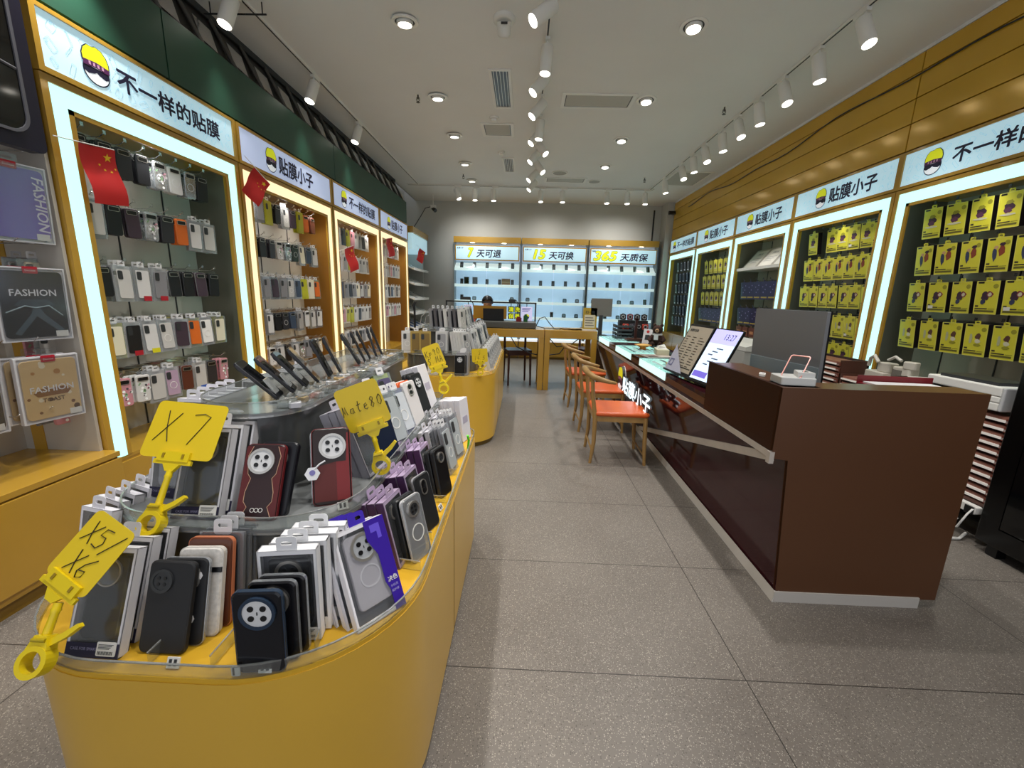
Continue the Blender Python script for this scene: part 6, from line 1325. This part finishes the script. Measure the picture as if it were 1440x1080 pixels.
t = thing('white_device_pile', 'pile of white plastic device parts under the nearest right unit', 'device', (3.0, 3.28, .882))
k = MB()
for (x, y, z, a, b, c, r) in ((0.05, .1, 0, .12, .2, .05, 0), (.08, .1, .05, .1, .14, .09, 10), (.07, .32, 0, .12, .22, .07, -8), (.08, .27, .07, .09, .12, .08, 5), (.07, .05, .13, .07, .09, .06, 20)): k.prism(rrect(a, b, .02, 3), 0, c, P('#c4beb2', .45), TM(x, y, z, r), cham=.006)
k.obj('housing', t); MB().tube([(.02, .3, .15), (.02, .35, .2), (.05, .42, .17), (.06, .44, .1)], .014, P('#cfcac0', .4), 8).tube([(.03, .1, .19), (.03, .16, .215), (.03, .22, .18)], .012, P('#cfcac0', .4), 8).obj('handle', t); MB().b2(-.004, .004, .05, .13, .06, .12, P('#6f6a62')).obj('vent', t)
t = thing('red_folder', 'dark red folder lying on the brown counter ledge', 'folder', (1.85, 2.44, .906), -4); MB().b2(-.02, .36, -.02, .2, .0, .012, P('#7a1820', .4)).b2(-.02, .36, .195, .2, .012, .05, P('#7a1820', .4)).obj('cover', t); MB().b2(0, .34, 0, .18, .012, .02, WHG).obj('pages', t); t.location.z = 1.075; t.location.y = 2.1
MB().b2(0, .3, .0, .12, -.168, -.001, P('#5a3020')).obj('box_file', t)
t = thing('power_strip', 'white power strip with black plug hanging at the foot of the rack', 'power strip', (2.93, 2.44, .13)); MB().prism(rrect(.05, .2, .01, 3), 0, .04, WHT).obj('body', t); MB().b2(-.03, .02, -.09, -.04, .01, .05, BLK).obj('plug', t); t.rotation_euler = (0, rad(-90), 0); t.location = (2.947, 2.60, .24)
wc = tag(MB().tube([(2.92, 2.52, .26), (2.86, 2.5, .22), (2.84, 2.52, .12), (2.88, 2.6, .08), (2.92, 2.6, .14)], .006, WHT, 6).tube([(2.5, 2.57, .012), (2.92, 2.56, .012), (3.0, 2.6, .03)], .010, WHT, 6).obj('loose_white_cable'), 'white cord looping at the rack and running along the floor', 'cord')
t = thing('black_glass_cabinet', 'tall black cabinet with dark glass front cut by the right picture edge', 'cabinet', (2.92, 1.0, 0))
MB().b2(0, .6, 0, 1.48, .07, 2.02, mat('black_gloss', '#050506', .25)).obj('body', t, bevel=.006); MB().b2(.02, .08, 1.36, 1.42, 0, .07, BLK).b2(.02, .08, .06, .12, 0, .07, BLK).b2(.5, .56, 1.36, 1.42, 0, .07, BLK).b2(.5, .56, .06, .12, 0, .07, BLK).obj('foot', t)
MB().b2(-.006, .0, .1, 1.36, .2, 1.9, SCRN).obj('glass_front', t); MB().ring([(.09, .19), (1.37, .19), (1.37, 1.91), (.09, 1.91)], [(.1, .2), (1.36, .2), (1.36, 1.9), (.1, 1.9)], -.010, 0, P('#3a3a3c', .3), Matrix.Rotation(rad(90), 4, 'Z') @ Matrix.Scale(1, 4) @ FR).obj('frame', t)
# ------------------------------------------------------------ world, camera
w = bpy.data.worlds.new('world'); sc.world = w; w.use_nodes = True
w.node_tree.nodes['Background'].inputs[0].default_value = (.9, .93, 1, 1); w.node_tree.nodes['Background'].inputs[1].default_value = .8
cam = bpy.data.cameras.new('camera'); co = bpy.data.objects.new('camera', cam); COL.objects.link(co); sc.camera = co
cam.sensor_width = 36; cam.lens = 36*585/1440; cam.clip_start = .02
f_ = 585.; pt_ = math.atan(125/f_); ro = rad(1.65); yw = math.atan(14/(f_/math.cos(pt_)))
cp, sp = math.cos(pt_), math.sin(pt_); fwd = Vector((0, cp, -sp)); down = Vector((0, -sp, -cp)); rgt = Vector((1, 0, 0)); c_, s_ = math.cos(ro), math.sin(ro)
r2_ = c_*rgt-s_*down; d2_ = s_*rgt+c_*down; Z = Matrix.Rotation(yw, 3, 'Z'); X = Z @ r2_; Y = -(Z @ d2_); B_ = -(Z @ fwd)
co.matrix_world = Matrix(((X.x, Y.x, B_.x, 0), (X.y, Y.y, B_.y, 0), (X.z, Y.z, B_.z, 1.5), (0, 0, 0, 1)))
sc.view_settings.view_transform = 'Standard'; sc.view_settings.look = 'None'; sc.view_settings.exposure = .26; sc.view_settings.gamma = 1
